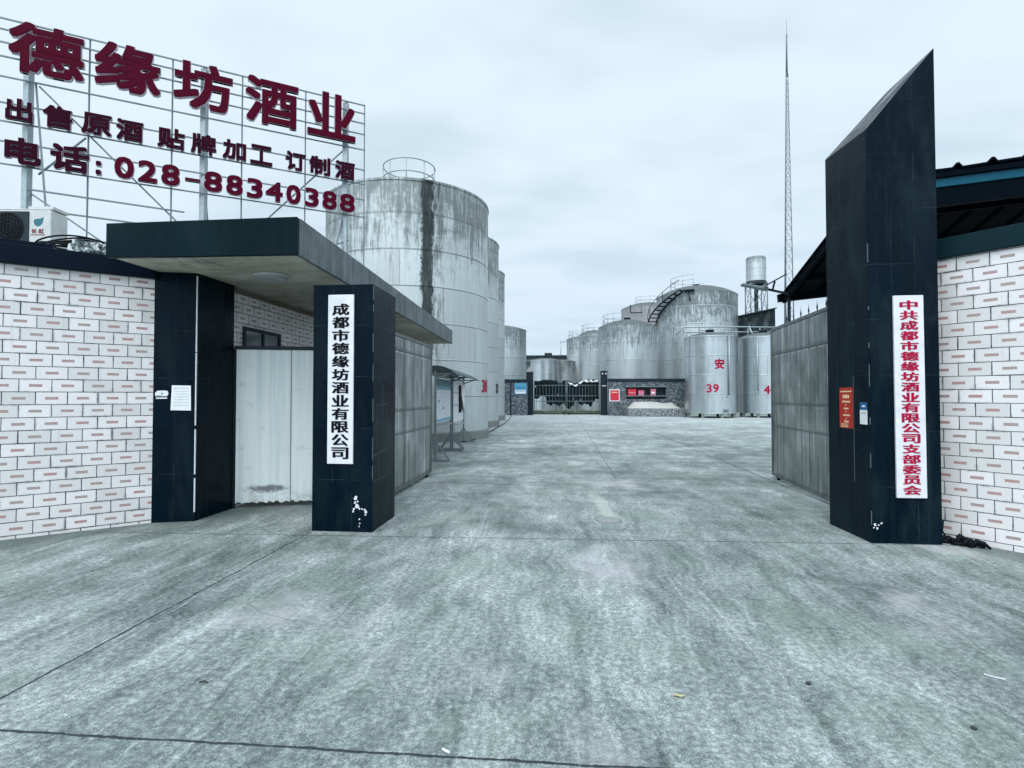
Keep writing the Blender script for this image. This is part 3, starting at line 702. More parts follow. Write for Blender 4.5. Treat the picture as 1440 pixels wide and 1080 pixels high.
# ---- right tiled boundary wall
wr = thing('boundary_wall', 'white printed tile boundary wall with a dark coping right of the tall pillar', 'wall', (4.4, 6.2, 0))
q0, q1 = Vector((4.06, 6.66)), Vector((4.66, 5.954)); du = (q1-q0).normalized(); q2 = q0+du*8
nr = Vector((-du.y, du.x)); nr = nr if nr.dot(Vector((-1, -1))) > 0 else -nr
b = MB(); b.prism([(q0.x, q0.y), (q2.x, q2.y), (q2.x-nr.x*.25, q2.y-nr.y*.25), (q0.x-nr.x*.25, q0.y-nr.y*.25)][::-1], -.2, 3.145)
bmesh.ops.recalc_face_normals(b.bm, faces=b.bm.faces); b.build('wall', M_tileR, wr)
b = MB(); pp = [q0+nr*.05, q2+nr*.05, q2-nr*.3, q0-nr*.3]; b.prism([(p.x, p.y) for p in pp][::-1], 3.147, 3.37)
bmesh.ops.recalc_face_normals(b.bm, faces=b.bm.faces); b.build('coping', M_copingR, wr, bevel=.008)

# ---- shed with a sloping sheet roof behind that wall
sh = thing('open_shed', 'open shed with dark sloping sheet roof and blue edge behind the right wall', 'shed', (8, 9.5, 0))
def rz(x, y): return 4.80+(x-4.5)*.10-(y-8.26)*.335
b = MB(); xs = []; x = 4.5; N = 0
prof = [(0, 0), (.17, 0), (.215, .06), (.255, .06), (.30, 0), (.47, 0)]
pts = []
while x < 12.5:
    for dx, dz in prof[:-1]: pts.append((x+dx, dz))
    x += .47
for lay in (0,):
    top = [[b.v((px, y, rz(px, y)+dz+.012*math.sin(px*3.1))) for px, dz in pts] for y in (8.22, 9.4, 10.5, 11.58)]
    bot = [[b.v((px, y, rz(px, y)+dz-.03+.012*math.sin(px*3.1))) for px, dz in pts] for y in (8.22, 9.4, 10.5, 11.58)]
    for T, flip in ((top, 0), (bot, 1)):
        for r in range(3):
            for i in range(len(pts)-1):
                q = [T[r][i], T[r][i+1], T[r+1][i+1], T[r+1][i]]; b.f(q[::-1] if flip else q)
    for i in range(len(pts)-1): b.f([bot[0][i], bot[0][i+1], top[0][i+1], top[0][i]]); b.f([bot[3][i+1], bot[3][i], top[3][i], top[3][i+1]])
    for r in range(3): b.f([bot[r][0], top[r][0], top[r+1][0], bot[r+1][0]][::-1])
b.build('roof', M_roof, sh)
b = MB(); b.bar((4.52, 8.30, rz(4.52, 8.3)-.17), (12.5, 8.30, rz(12.5, 8.3)-.17), .02, .12); b.build('fascia', M_bluefascia, sh)
b = MB(); b.bar((4.5, 8.27, rz(4.5, 8.27)-.07), (12.5, 8.27, rz(12.5, 8.27)-.07), .06, .075); b.bar((4.52, 8.36, rz(4.52, 8.36)-.34), (12.5, 8.36, rz(12.5, 8.36)-.34), .10, .28)
for xx in (4.56, 10.5): b.bar((xx, 8.3, rz(xx, 8.3)-.11), (xx, 11.56, rz(xx, 11.56)-.11), .07, .13)
for yy in (9.2, 10.1, 10.9): b.bar((4.5, yy, rz(4.5, yy)-.06), (12.5, yy, rz(12.5, yy)-.06), .05, .06)
b.build('roof_beam', M_roof, sh)
b = MB(); b.bar((4.47, 11.6, rz(4.5, 11.56)-.05), (12.5, 11.6, rz(12.5, 11.56)-.05), .13, .16); b.build('gutter', M_roof, sh)
for xx, yy in ((4.56, 11.3), (8.5, 11.3), (8.6, 8.45), (11.5, 8.45)):
    MB().tube([(xx, yy, 0), (xx, yy, rz(xx, yy)-.12)], .032, 10).build('post', M_darksteel, sh)
b = MB(); b.box(12.5, 12.7, 7.6, 11.6, 0, 4.6); b.build('end_wall', M_shedwall, sh)
# lamp and small solar panel reaching out from the shed corner
sl = thing('solar_lamp', 'solar street lamp on an arm reaching out from the dark shed roof corner', 'lamp', (4.5, 11.2, 3.6))
MB().tube([(4.56, 11.3, 3.0), (4.56, 11.3, 3.62), (4.50, 11.2, 3.665), (4.05, 11.2, 3.775)], .026, 8).build('arm', M_darksteel, sl)
b = MB(); b.hexa([(3.60, 11.12, 3.845), (4.10, 11.12, 3.735), (4.10, 11.28, 3.735), (3.60, 11.28, 3.845), (3.605, 11.12, 3.885), (4.10, 11.12, 3.79), (4.10, 11.28, 3.79), (3.605, 11.28, 3.885)]); b.build('lamp_head', M_steel, sl, bevel=.006)
b = MB(); b.hexa([(4.02, 10.98, 3.795), (4.40, 10.98, 4.005), (4.40, 11.42, 4.005), (4.02, 11.42, 3.795), (4.01, 10.98, 3.82), (4.39, 10.98, 4.03), (4.39, 11.42, 4.03), (4.01, 11.42, 3.82)]); b.build('solar_panel', M_darksteel, sl)
MB().bar((4.20, 11.2, 3.73), (4.25, 11.2, 3.92), .03).build('bracket', M_darksteel, sl)

# ---- air conditioner on the guard-house roof
ac = thing('air_conditioner', 'weathered white air conditioner unit with a leaf emblem on the guard house roof', 'air conditioner', (-9.4, 8.2, 3.45))
af = Vector((.99, .12)).normalized(); an = Vector((af.y, -af.x)); O = Vector((-9.72, 8.15))   # along front, outward
if an.y > 0: an = -an
def AP(s, d, z): q = O+af*s+an*d; return (q.x, q.y, z)
def aslab(b, s0, s1, d0, d1, z0, z1):
    b.hexa([AP(s0, d1, z0), AP(s1, d1, z0), AP(s1, d0, z0), AP(s0, d0, z0), AP(s0, d1, z1), AP(s1, d1, z1), AP(s1, d0, z1), AP(s0, d0, z1)])
b = MB(); aslab(b, -.10, .98, -.36, 0, 4.13, 4.79); b.build('casing', M_ac, ac, bevel=.012)
b = MB(); aslab(b, -.11, .93, -.37, .0, 4.792, 4.812); aslab(b, .55, .98, -.38, -.05, 4.814, 4.87); b.build('cover', M_ac, ac, bevel=.008)
b = MB(); aslab(b, -.07, .62, .001, .012, 4.18, 4.76); b.build('grille', M_darksteel, ac)
b = MB(); c0 = AP(.27, .013, 4.47)
ring = [(Vector(AP(.27+.27*math.cos(k*2*math.pi/36), .016, 4.47+.27*math.sin(k*2*math.pi/36)))) for k in range(36)]
b.f([b.v(p) for p in ring]); b.build('fan_opening', M_black, ac)
b = MB()
for rr in (.08, .14, .20, .265): b.tube([AP(.27+rr*math.cos(k*2*math.pi/24), .02, 4.47+rr*math.sin(k*2*math.pi/24)) for k in range(24)], .004, 5, closed=True)
for k in range(9): b.tube([AP(.05+k*.055, .02, 4.47-math.sqrt(max(0, .265**2-(k*.055-.22)**2))), AP(.05+k*.055, .02, 4.47+math.sqrt(max(0, .265**2-(k*.055-.22)**2)))], .003, 5)
b.build('guard_wires', M_darksteel, ac)
b = MB()      # leaf emblem
lf = [(.70, 4.62), (.74, 4.635), (.80, 4.64), (.86, 4.665), (.855, 4.63), (.845, 4.57), (.82, 4.53), (.775, 4.505), (.735, 4.51), (.705, 4.545), (.695, 4.585)]
b.f([b.v(AP(s, .003, z)) for s, z in lf]); b.build('emblem', M_teal, ac)
ax, ay = Vector((af.x, af.y, 0)), Vector((0, 0, 1)); av = Vector((an.x, an.y, 0))
b = MB(); b.text('长', AP(.66, .001, 4.39), ax, ay, av, (0, .085, 0, .07), 0, .003, disc_bold(.003, 4)); b.text('虹', AP(.66, .001, 4.39), ax, ay, av, (.12, .205, 0, .07), 0, .003, disc_bold(.003, 4))
aslab(b, .645, .885, .001, .003, 4.352, 4.368); b.build('lettering', mat('faded_red_print', (.22, .03, .06), .5), ac)
for q in (0, .80): b = MB(); aslab(b, q, q+.08, -.34, -.02, 3.3, 4.13); b.build('stand', M_darksteel, ac)
b = MB(); aslab(b, .951, .965, -.30, -.06, 4.45, 4.70); b.build('side_grille', M_grey, ac)
hz_ = thing('cable_coil', 'coil of black cable lying on the roof edge beside the air conditioner', 'cable', (-7.6, 7.6, 3.5))
b = MB(); random.seed(4)
for k in range(5):
    cx, cy, cz = -7.28+random.uniform(-.04, .04), 7.2+random.uniform(-.03, .03), 3.80+k*.018
    b.tube([(cx+(.40+.03*k)*math.cos(a), cy+.26*math.sin(a), cz+.03*math.sin(a*2+k)) for a in [j*2*math.pi/28 for j in range(28)]], .013, 6, closed=True)
b.tube([(-8.35, 7.25, 3.58), (-8.0, 7.2, 3.70), (-7.7, 7.15, 3.80), (-7.4, 7.1, 3.86), (-7.1, 7.1, 3.87)], .02, 6)
b.tube([(-7.75, 7.2, 3.45), (-7.72, 7.2, 3.62), (-7.6, 7.15, 3.8)], .016, 6)
b.tube([(-7.3, 7.2, 3.45), (-7.25, 7.15, 3.8)], .03, 6)
b.build('coil', M_rubber, hz_)

# ---- rooftop letter sign
SU = Vector((.84402, .53632, 0)); SN = Vector((.53632, -.84402, 0)); SP = Vector((-7.41084, 10.28107, 0))
def S(s, z, d=0.0): return SP+SU*s+SN*d+Vector((0, 0, z))
sg = thing('rooftop_sign', 'steel lattice rooftop sign with large dark red characters and a phone number', 'sign', (-7.4, 10.28, 3.45))
b = MB()
for z in (8.50, 8.30, 8.06, 7.80, 7.43, 6.95, 6.61, 6.24, 5.825): b.bar(S(-3.35, z, -.10), S(3.29, z, -.10), .025)
for z in (5.42, 5.06): b.bar(S(-2.84, z+.01, -.14), S(-.35 if z > 5.2 else -.5, z-.03, -.14), .028)
for s in (-3.34, -1.945, -.585, .69, 1.968, 3.28): b.bar(S(s, 5.05 if s > -3 else 5.8, -.115), S(s, 8.51, -.115), .022)
b.bar(S(3.28, 3.5, -.115), S(3.28, 5.05, -.115), .022); b.bar(S(1.968, 3.5, -.115), S(1.968, 5.05, -.115), .018); b.bar(S(.69, 3.5, -.115), S(.69, 5.05, -.115), .018); b.bar(S(-.585, 3.5, -.115), S(-.585, 5.05, -.115), .018); b.bar(S(-1.945, 3.5, -.115), S(-1.945, 5.05, -.115), .018)
b.build('lattice', M_steel, sg)
for s in (-2.86, -.02, 2.86):
    MB().bar(S(s, 3.45, -.18), S(s, 8.5 if s > -2 else 8.1, -.18), .11).build('post', M_galv, sg)
b = MB()
for a, c in (((-2.75, 7.45, -.15), (-2.15, 3.5, 1.1)), ((-2.7, 7.4, -.15), (-.2, 4.9, -.2)), ((2.84, 7.4, -.2), (.75, 5.0, -.3)), ((2.84, 5.9, -.2), (2.3, 3.6, .3)), ((-2.84, 5.4, -.2), (-1.2, 4.2, .2)), ((-.02, 6.4, -.2), (.15, 3.6, -1.5)),
             ((-2.7, 5.75, -.2), (-2.0, 6.6, -.2)), ((2.2, 4.9, -.15), (2.95, 5.25, -.15)), ((2.6, 4.4, -.15), (2.9, 5.3, -.15)), ((-2.1, 4.6, -.1), (-.5, 4.55, -.1)), ((-2.1, 4.05, -.1), (-.3, 4.0, -.1))):
    b.bar(S(*a), S(*c), .028)
b.build('brace', M_steel, sg)
def sign_char(ch, x0, x1, z0, z1, bold, depth, rim, face=None):
    vs, fs, gx0, gx1, gy0, gy1 = glyph(ch); p = bold
    bx = (x0+p, x1-p, z0+p, z1-p)
    b = MB(); b.text(ch, SP, SU, (0, 0, 1), SN, bx, -.03, depth-.012, disc_bold(p+rim, 8))
    o = b.build('character', M_letrim, sg)
    b = MB(); b.text(ch, SP, SU, (0, 0, 1), SN, bx, depth-.011, depth+.004, disc_bold(p, 8)); b.build('face', face or M_letred, o)
    return o
for ch, x0, x1, z0, z1 in (('德', -3.09, -2.0, 7.52, 8.46), ('缘', -1.84, -.777, 7.55, 8.48), ('坊', -.556, .505, 7.52, 8.48), ('酒', .754, 1.80, 7.50, 8.50), ('业', 1.995, 3.04, 7.49, 8.52)):
    sign_char(ch, x0, x1, z0, z1, .027, .055, .007)
for ch, x0, x1 in (('出', -3.115, -2.733), ('售', -2.592, -2.16), ('原', -2.023, -1.561), ('酒', -1.485, -1.051), ('贴', -.813, -.346), ('牌', -.238, .215), ('加', .334, .773), ('工', .853, 1.285), ('订', 1.55, 1.968), ('制', 2.045, 2.49), ('酒', 2.60, 3.034)):
    sign_char(ch, x0, x1, 6.60, 7.01, .014, .045, .005, M_letdark)
for ch, x0, x1, z0, z1 in (('电', -3.115, -2.6, 5.82, 6.30), ('话', -2.471, -1.897, 5.82, 6.32)): sign_char(ch, x0, x1, z0, z1, .018, .045, .006, M_letdark)
sign_char(':', -1.79, -1.71, 5.84, 6.10, .016, .06, .007, M_letdark)
for ch, x0, x1 in (('0', -1.503, -1.193), ('2', -1.123, -.811), ('8', -.739, -.425), ('8', 0, .332), ('8', .408, .717), ('3', .796, 1.099), ('4', 1.161, 1.498), ('0', 1.572, 1.867), ('3', 1.954, 2.246), ('8', 2.326, 2.637), ('8', 2.702, 3.039)):
    sign_char(ch, x0, x1, 5.845, 6.265, .016, .045, .006)
sign_char('-', -.33, -.066, 6.0, 6.05, .006, .06, .007)

# ---- tanks
def ringrail(b, cx, cy, r, z0, h, n=8, a0=0, a1=360, rad=.022):
    m = 36; full = a1-a0 >= 360
    for z in (z0+h, z0+h*.5):
        pts = [(cx+r*math.cos(R(a0+(a1-a0)*k/m)), cy+r*math.sin(R(a0+(a1-a0)*k/m)), z) for k in range(m if full else m+1)]
        b.tube(pts, rad, 6, closed=full)
    for k in range(n):
        a = R(a0+(a1-a0)*k/(n if full else n-1)); b.tube([(cx+r*math.cos(a), cy+r*math.sin(a), z0-.05), (cx+r*math.cos(a), cy+r*math.sin(a), z0+h)], rad, 6)
def tank(label, x, y, r, ztop, dome, m, z0=0.0, course=1.28, plinth=None, rail=None, railarc=None, group='storage tanks', cap=True):
    t = thing('storage_tank', label, 'tank', (x, y, 0), group)
    z = z0; prof = [(r, z0)]
    k = 1
    while z0+course*k < ztop-.15:
        zz = z0+course*k; prof += [(r, zz-.016), (r+.010, zz-.008), (r+.010, zz+.008), (r, zz+.016)]; k += 1
    prof += [(r, ztop-.10), (r+.03, ztop-.09), (r+.03, ztop-.02), (r, ztop)]
    MB().lathe(prof, x, y, 96, shell=True).build('shell', m, t)
    dz = dome
    MB().lathe([(r, ztop+.001), (r*.93, ztop+dz*.16), (r*.75, ztop+dz*.48), (r*.5, ztop+dz*.77), (r*.25, ztop+dz*.94), (0, ztop+dz)], x, y, 64).build('dome_roof', M_tanktop, t)
    if plinth: MB().lathe([(r+plinth[0], -.1), (r+plinth[0], plinth[1]-.03), (r+plinth[0]-.03, plinth[1]), (0, plinth[1])], x, y, 64, smooth=False).build('plinth', M_plinth, t)
    if cap: MB().lathe([(.3, ztop+dz*.9), (.3, ztop+dz+.14), (.34, ztop+dz+.14), (.34, ztop+dz+.19), (0, ztop+dz+.2)], x, y, 20).build('hatch', M_darksteel, t)
    if rail:
        b = MB(); rr, zz, hh, nn = rail; ringrail(b, x, y, rr, zz, hh, nn, *(railarc or (0, 360))); b.build('guard_rail', M_galv, t)
    return t
M_tanktop = mat('grimy_tank_roof', (.11, .13, .13), .7, spec=.2)
def uang(deg, r): return ((deg-90) % 360)*math.pi/180*r      # u coordinate of a compass angle on the shell
M_t1 = tankmat('streaked_tank_steel', stain=(uang(-61.6, 3.17), .22, 1.0), top0=.50, grime=1.15, lip=.08, light=(.60, .65, .645), metal=.5)
M_t2 = tankmat('streaked_tank_steel_dull', top0=.58, grime=1.15, lip=.08, metal=.5, light=(.57, .62, .62))
M_old = tankmat('old_tank_steel', top0=.40, grime=1.3, course=1.75, light=(.60, .645, .655), metal=.9)
M_old2 = tankmat('mid_tank_steel', top0=.55, grime=.95, course=1.64, light=(.60, .65, .66), metal=.9)
M_ss = tankmat('brushed_tank_steel', metal=.95, top0=.8, grime=.35, course=1.42, shiny=1, light=(.62, .67, .69))
def numeral(t, text, cx, cy, r, adeg, z, h, m, vert=False, cw=None):
    # painted characters following the shell
    b = MB(); cw = cw or h*.72; n = len(text)
    for i, c in enumerate(text):
        vs, fs, gx0, gx1, gy0, gy1 = glyph(c); sc = h/(gy1-gy0)
        off = ((i-(n-1)/2)*cw)
        for kx, kz in ((0, 0), (h*.045, 0), (-h*.045, 0), (0, h*.045), (0, -h*.045)):
            nv = []
            for p in vs:
                x = off+(p.x-(gx0+gx1)/2)*sc+kx; zz = z+(p.y-(gy0+gy1)/2)*sc+kz
                a = R(adeg)+x/r; rr = r+.004+(.004 if p.z > 0 else 0)+(abs(kx)+abs(kz)*2)*.05; nv.append(b.v((cx+rr*math.cos(a), cy+rr*math.sin(a), zz)))
            for q in fs: b.f([nv[k] for k in q])
    b.build('painted_number', m, t)
LG = 'tall tanks in the left row'
t1 = tank('huge pale tank with a black vertical stain, nearest in the left row', -6.14, 20.66, 3.15, 9.07, .62, M_t1, .33, 1.265, (.06, .33), (1.02, 9.72, .98, 9), None, LG)
numeral(t1, '30', -6.14, 20.66, 3.165, -8, 1.98, .46, M_red, cw=.36)
t2 = tank('tall pale tank numbered in black, second in the left row', -6.51, 28.12, 3.03, 9.71, .6, M_t2, .33, 1.265, (.06, .33), None, None, LG)
numeral(t2, '31', -6.51, 28.12, 3.045, -5, 2.0, .46, M_black, cw=.36)
tank('tall pale tank, farthest of the equal tall three in the left row', -7.00, 35.45, 3.03, 9.81, .6, M_t2, .33, 1.265, (.06, .33), None, None, LG)
tank('shorter rust streaked tank behind the left stone wall', -6.23, 49.68, 2.72, 7.75, .45, M_old2, .2, 1.64, None, None, None, LG, cap=False)
RG = 'tanks on the right of the yard'
t39 = tank('shiny steel tank numbered 39 with a red character', 11.01, 41.57, 1.84, 6.03, .38, M_ss, .32, 1.42, None, None, None, RG)
numeral(t39, '39', 11.01, 41.57, 1.86, -100, 2.16, .58, M_red, cw=.46)
numeral(t39, '安', 11.01, 41.57, 1.86, -84.2, 3.93, .70, M_red)
t40 = tank('shiny steel tank half hidden by the right gate leaf, red digit on it', 15.17, 42.37, 1.76, 6.05, .38, M_ss, .32, 1.42, None, None, None, RG)
numeral(t40, '40', 15.17, 42.37, 1.78, -95.2, 2.07, .58, M_red, cw=.46)
for t, x, y, r in ((t39, 11.01, 41.57, 1.84), (t40, 15.17, 42.37, 1.76)):
    for k in range(8):
        a = R(k*45+12); MB().box(x+(r-.12)*math.cos(a)-.09, x+(r-.12)*math.cos(a)+.09, y+(r-.12)*math.sin(a)-.09, y+(r-.12)*math.sin(a)+.09, 0, .33).build('foot', M_plinth, t)
    b = MB(); a = R(-62 if t is t39 else -122); px, py = x+(r+.07)*math.cos(a), y+(r+.07)*math.sin(a)
    b.tube([(px, py, 5.95), (px, py, 1.9 if t is t40 else 1.6)], .05, 8); b.tube([(px, py, 5.95), (x+(r-.4)*math.cos(a), y+(r-.4)*math.sin(a), 6.15)], .05, 8)
    b.tube([(px, py-.02, 1.9 if t is t40 else 1.6), (px-.15, py-.05, 1.85 if t is t40 else 1.55)], .06, 8); b.build('level_pipe', M_galv, t)
    b = MB(); a = R(-70); px, py = x+(r+.02)*math.cos(a), y+(r+.02)*math.sin(a); b.tube([(px, py, .5), (px+.05, py-.3, .5), (px+.05, py-.32, .2)], .06, 8); b.tube([(px+.05, py-.2, .5), (px+.05, py-.2, .68)], .09, 8); b.build('drain_valve', M_steel, t)
tank('squat grey domed tank standing behind the right stone wall', 6.04, 51.65, 2.71, 8.15, .72, M_old2, 0, 1.64, None, (2.3, 8.35, .9, 9), (100, 250), RG)
tb = tank('biggest blackened domed tank with a curved stair up its side', 13.84, 57.35, 4.03, 11.95, 1.15, M_old, 0, 1.78, None, (2.6, 12.85, 1.0, 9), (60, 250), RG)
tank('narrow pale tank left of the squat domed tank', 3.49, 59.90, 1.76, 8.44, .5, M_old2, 0, 1.7, None, (1.5, 8.55, .9, 8), (60, 260), RG, cap=False)
tank('narrow pale tank at the far end of the right row', 1.92, 67.97, 1.56, 8.77, .35, M_old2, 0, 1.9, None, (1.3, 8.9, .9, 7), (60, 260), RG, cap=False)
tp = tank('pinkish grey domed tank seen between the squat and the biggest tank', 10.97, 71.16, 3.42, 12.97, .85, tankmat('pinkish_tank_steel', top0=.7, grime=.5, light=(.46, .44, .46), course=1.9), 0, 1.9, None, (1.6, 13.55, .9, 8), None, RG, cap=False)
b = MB(); b.bar((8.3, 67.6, 12.0), (9.7, 67.4, 12.0), .12); b.bar((8.3, 67.6, 12.0), (8.3, 67.6, 13.0), .12); b.bar((9.6, 67.4, 12.0), (9.6, 67.4, 12.9), .05); b.build('platform', M_darksteel, tp)
# curved stair
b = MB(); cx, cy = 13.84, 57.35; n = 15; inn, out = [], []
for k in range(n+1):
    f = k/n; a = R(-230+108*f); z = 7.26+4.69*f; inn.append((cx+4.12*math.cos(a), cy+4.12*math.sin(a), z)); out.append((cx+4.95*math.cos(a), cy+4.95*math.sin(a), z))
b.tube(inn, .07, 6); b.tube(out, .08, 6)
for k in range(0, n+1):
    b.bar(inn[k], out[k], .26, .09)
b.tube([(p[0], p[1], p[2]+1.0) for p in out], .03, 6)
for k in range(0, n+1, 4): b.tube([out[k], (out[k][0], out[k][1], out[k][2]+1.0)], .03, 6)
a = R(-112); b.bar((cx+4.05*math.cos(a), cy+4.05*math.sin(a), 11.9), (cx+4.95*math.cos(a), cy+4.95*math.sin(a), 11.9), 1.0, .06)
b.bar((cx+4.9*math.cos(a), cy+4.9*math.sin(a), 11.9), (cx+4.05*math.cos(a), cy+4.05*math.sin(a), 10.9), .08)
b.build('stair', M_darksteel, tb)
LG2 = 'low tanks by the far shed'
tank('low steel tank in front of the far shed', -2.14, 61.96, 1.72, 5.72, .3, M_ss, 0, 1.9, None, None, None, LG2)
tank('low dull tank partly hidden behind another low tank at the far shed', .05, 64.2, 1.35, 5.75, .2, M_t2, 0, 1.9, None, None, None, LG2, cap=False)
# pipe run across the two shiny tanks
pr = thing('pipe_run', 'pair of pale pipes crossing above the two shiny numbered tanks', 'pipe', (13, 42, 6.5))
b = MB(); b.tube([(8.9, 43.3, 6.45), (9.4, 43.1, 7.05), (12, 42.9, 7.02), (16.5, 43.2, 6.95)], .06, 8); b.tube([(9.5, 43.2, 6.62), (16.5, 43.3, 6.62)], .05, 8)
for x in (9.6, 10.6, 12.6, 13.4, 14.3, 15.2): b.tube([(x, 43.1, 5.9), (x, 43.1, 7.03)], .035, 6)
b.tube([(14.2, 42.6, 7.0), (14.5, 42.4, 6.1)], .06, 8); b.tube([(10.2, 41.7, 6.6), (11.3, 41.7, 6.6)], .06, 8); b.tube([(10.3, 41.7, 6.6), (10.3, 41.7, 6.3)], .05, 6); b.tube([(11.2, 41.7, 6.6), (11.2, 41.7, 6.3)], .05, 6)
b.build('pipes', M_galv, pr)

# ---- stone walls, far gate, sand and fire shelf
sw = thing('stone_wall', 'rubble stone wall with dark coping and a red fire shelf niche on the right of the far gate', 'wall', (6.8, 44.6, 0), 'rubble stone walls')
b = MB(); b.box(3.62, 5.05, 44.2, 44.75, -.1, 2.78); b.box(8.22, 9.85, 44.2, 44.75, -.1, 2.78); b.box(5.05, 8.22, 44.2, 44.75, 2.40, 2.78); b.box(5.05, 8.22, 44.2, 44.75, -.1, 1.36); b.box(5.05, 8.22, 44.70, 44.76, 1.36, 2.40); b.build('stonework', M_rubble, sw)
MB().box(3.60, 9.9, 44.12, 44.83, 2.782, 3.02).build('coping', M_cap, sw, bevel=.02)
b = MB(); b.box(5.0, 8.25, 44.08, 44.68, 1.58, 1.64); b.box(5.0, 8.25, 44.10, 44.68, 2.33, 2.40); b.build('shelf', M_steel, sw)
b = MB(); b.box(5.06, 8.21, 44.66, 44.698, 1.64, 2.33); b.build('niche_back', M_darksteel, sw)
sw2 = thing('stone_wall', 'rubble stone wall with dark coping on the left of the far gate', 'wall', (-4.6, 44.5, 0), 'rubble stone walls')
MB().box(-6.6, -3.02, 44.2, 44.7, -.1, 2.78).build('stonework', M_rubble, sw2); MB().box(-6.65, -3.0, 44.12, 44.78, 2.782, 3.0).build('coping', M_cap, sw2, bevel=.02)
MB().tube([(-4.42, 44.15, 0), (-4.42, 44.15, 3.0)], .05, 8).build('drain_pipe', M_darksteel, sw2)
def box_thing(name, label, cat, x0, x1, y0, y1, z0, z1, m, lid=None, stripe=None, group=None):
    t = thing(name, label, cat, ((x0+x1)/2, (y0+y1)/2, z0), group)
    MB().box(x0, x1, y0, y1, z0, z1).build('body', m, t, bevel=.015)
    if lid: MB().box(x0-.02, x1+.02, y0-.02, y1+.02, z1+.002, z1+.04).build('lid', lid, t, bevel=.008)
    if stripe: MB().box(x0+.08, x1-.08, y0-.006, y0-.001, z0+(z1-z0)*.35, z0+(z1-z0)*.6).build('label_plate', stripe, t)
    return t
box_thing('fire_box', 'bright red fire box at the left end of the wall shelf', 'fire box', 5.18, 5.85, 44.12, 44.5, 1.643, 2.14, M_firered, M_firered, M_pinkbox)
box_thing('fire_box', 'faded pink fire box in the middle of the wall shelf group', 'fire box', 6.02, 6.48, 44.14, 44.5, 1.643, 2.05, M_pinkbox, M_firered)
box_thing('fire_box', 'faded pink fire box standing alone on the right of the wall shelf', 'fire box', 7.0, 7.42, 44.14, 44.5, 1.643, 2.14, M_pinkbox, M_pinkbox, M_paper)
st = thing('sand_bin', 'low rubble stone bin heaped with pale sand under the fire shelf', 'sand bin', (7.1, 43.2, 0))
b = MB(); b.box(5.0, 9.35, 42.38, 42.58, 0, .64); b.box(9.15, 9.36, 42.58, 44.2, 0, .64); b.box(4.98, 5.18, 42.58, 44.2, 0, .64); b.build('bin_wall', M_pebble, st)
b = MB(); nx, ny = 30, 12; V = []; random.seed(8)
for j in range(ny+1):
    row = []
    for i in range(nx+1):
        u, v = i/nx, j/ny; x = 5.05+4.2*u; y = 42.45+1.72*v
        edge = min(1, u*7, (1-u)*7)
        z = .60+v*.47*edge+.16*math.exp(-((u-.36)/.16)**2-((v-.75)/.4)**2)+random.uniform(-.02, .02)+.03*math.sin(u*17+v*5)
        row.append(b.v((x, y, z)))
    V.append(row)
for j in range(ny):
    for i in range(nx): b.f([V[j][i], V[j][i+1], V[j+1][i+1], V[j+1][i]], True)
b.build('sand_heap', M_sand, st)
rs = thing('red_sign', 'red sign board with a white border on the right stone wall', 'sign', (4.12, 44.15, 1.19))
MB().box(3.70, 4.53, 44.15, 44.19, 1.17, 2.16).build('border', M_white, rs); MB().box(3.77, 4.46, 44.13, 44.148, 1.25, 2.08).build('panel', M_firered, rs)
b = MB()
for k in range(4): b.box(3.90+k*.115, 3.985+k*.115, 44.124, 44.129, 1.86, 1.95)
b.build('lettering', M_yellow, rs)
bs = thing('blue_sign', 'blue and white sign board on the left stone wall', 'sign', (-3.6, 44.15, 1.78))
MB().box(-4.08, -3.10, 44.15, 44.19, 1.76, 2.68).build('panel', M_sky, bs); MB().box(-4.02, -3.14, 44.135, 44.148, 1.80, 2.10).build('lower_panel', M_white, bs)
b = MB()
for k in range(5): b.box(-3.92+k*.15, -3.82+k*.15, 44.129, 44.134, 1.98, 2.04)
for k in range(4): b.box(-3.92+k*.19, -3.79+k*.19, 44.142, 44.147, 2.25, 2.36)
b.build('lettering', M_blue, bs)
def gpost(label, x0, x1, y0, z1, capm, tip):
    t = thing('gate_post', label, 'post', ((x0+x1)/2, y0+.3, 0), 'far gate posts')
    MB().box(x0, x1, y0, y0+.6, -.05, z1).build('shaft', M_cap, t, bevel=.02)
    b = MB(); cx = (x0+x1)/2; lo = [b.v(p) for p in ((x0-.05, y0-.05, z1+.002), (x1+.05, y0-.05, z1+.002), (x1+.05, y0+.65, z1+.002), (x0-.05, y0+.65, z1+.002))]
    l2 = [b.v(p) for p in ((x0-.05, y0-.05, z1+.07), (x1+.05, y0-.05, z1+.07), (x1+.05, y0+.65, z1+.07), (x0-.05, y0+.65, z1+.07))]; ap = b.v((cx, y0+.3, z1+tip))
    for k in range(4): b.f([lo[k], lo[(k+1) % 4], l2[(k+1) % 4], l2[k]]); b.f([l2[k], l2[(k+1) % 4], ap])
    b.f(lo[::-1]); b.build('cap', capm, t)
    return t
gpost('dark stone gate post with a pale pyramid cap on the left of the far gate', -3.15, -2.60, 44.9, 3.62, M_plinth, .5)
g2 = gpost('dark gate post with two small lamps under a flat cap, right of far gate', 3.06, 3.60, 44.9, 3.60, M_cap, .16)
for x in (3.2, 3.48): MB().box(x-.05, x+.05, 44.86, 44.898, 3.42, 3.53).build('small_lamp', M_white, g2)
MB().box(3.16, 3.5, 44.89, 44.898, 2.42, 2.49).build('name_plate', M_white, g2)
fg = thing('bar_gate', 'double silver bar gate across the far end of the yard', 'gate', (.2, 45.9, 0))
b = MB()
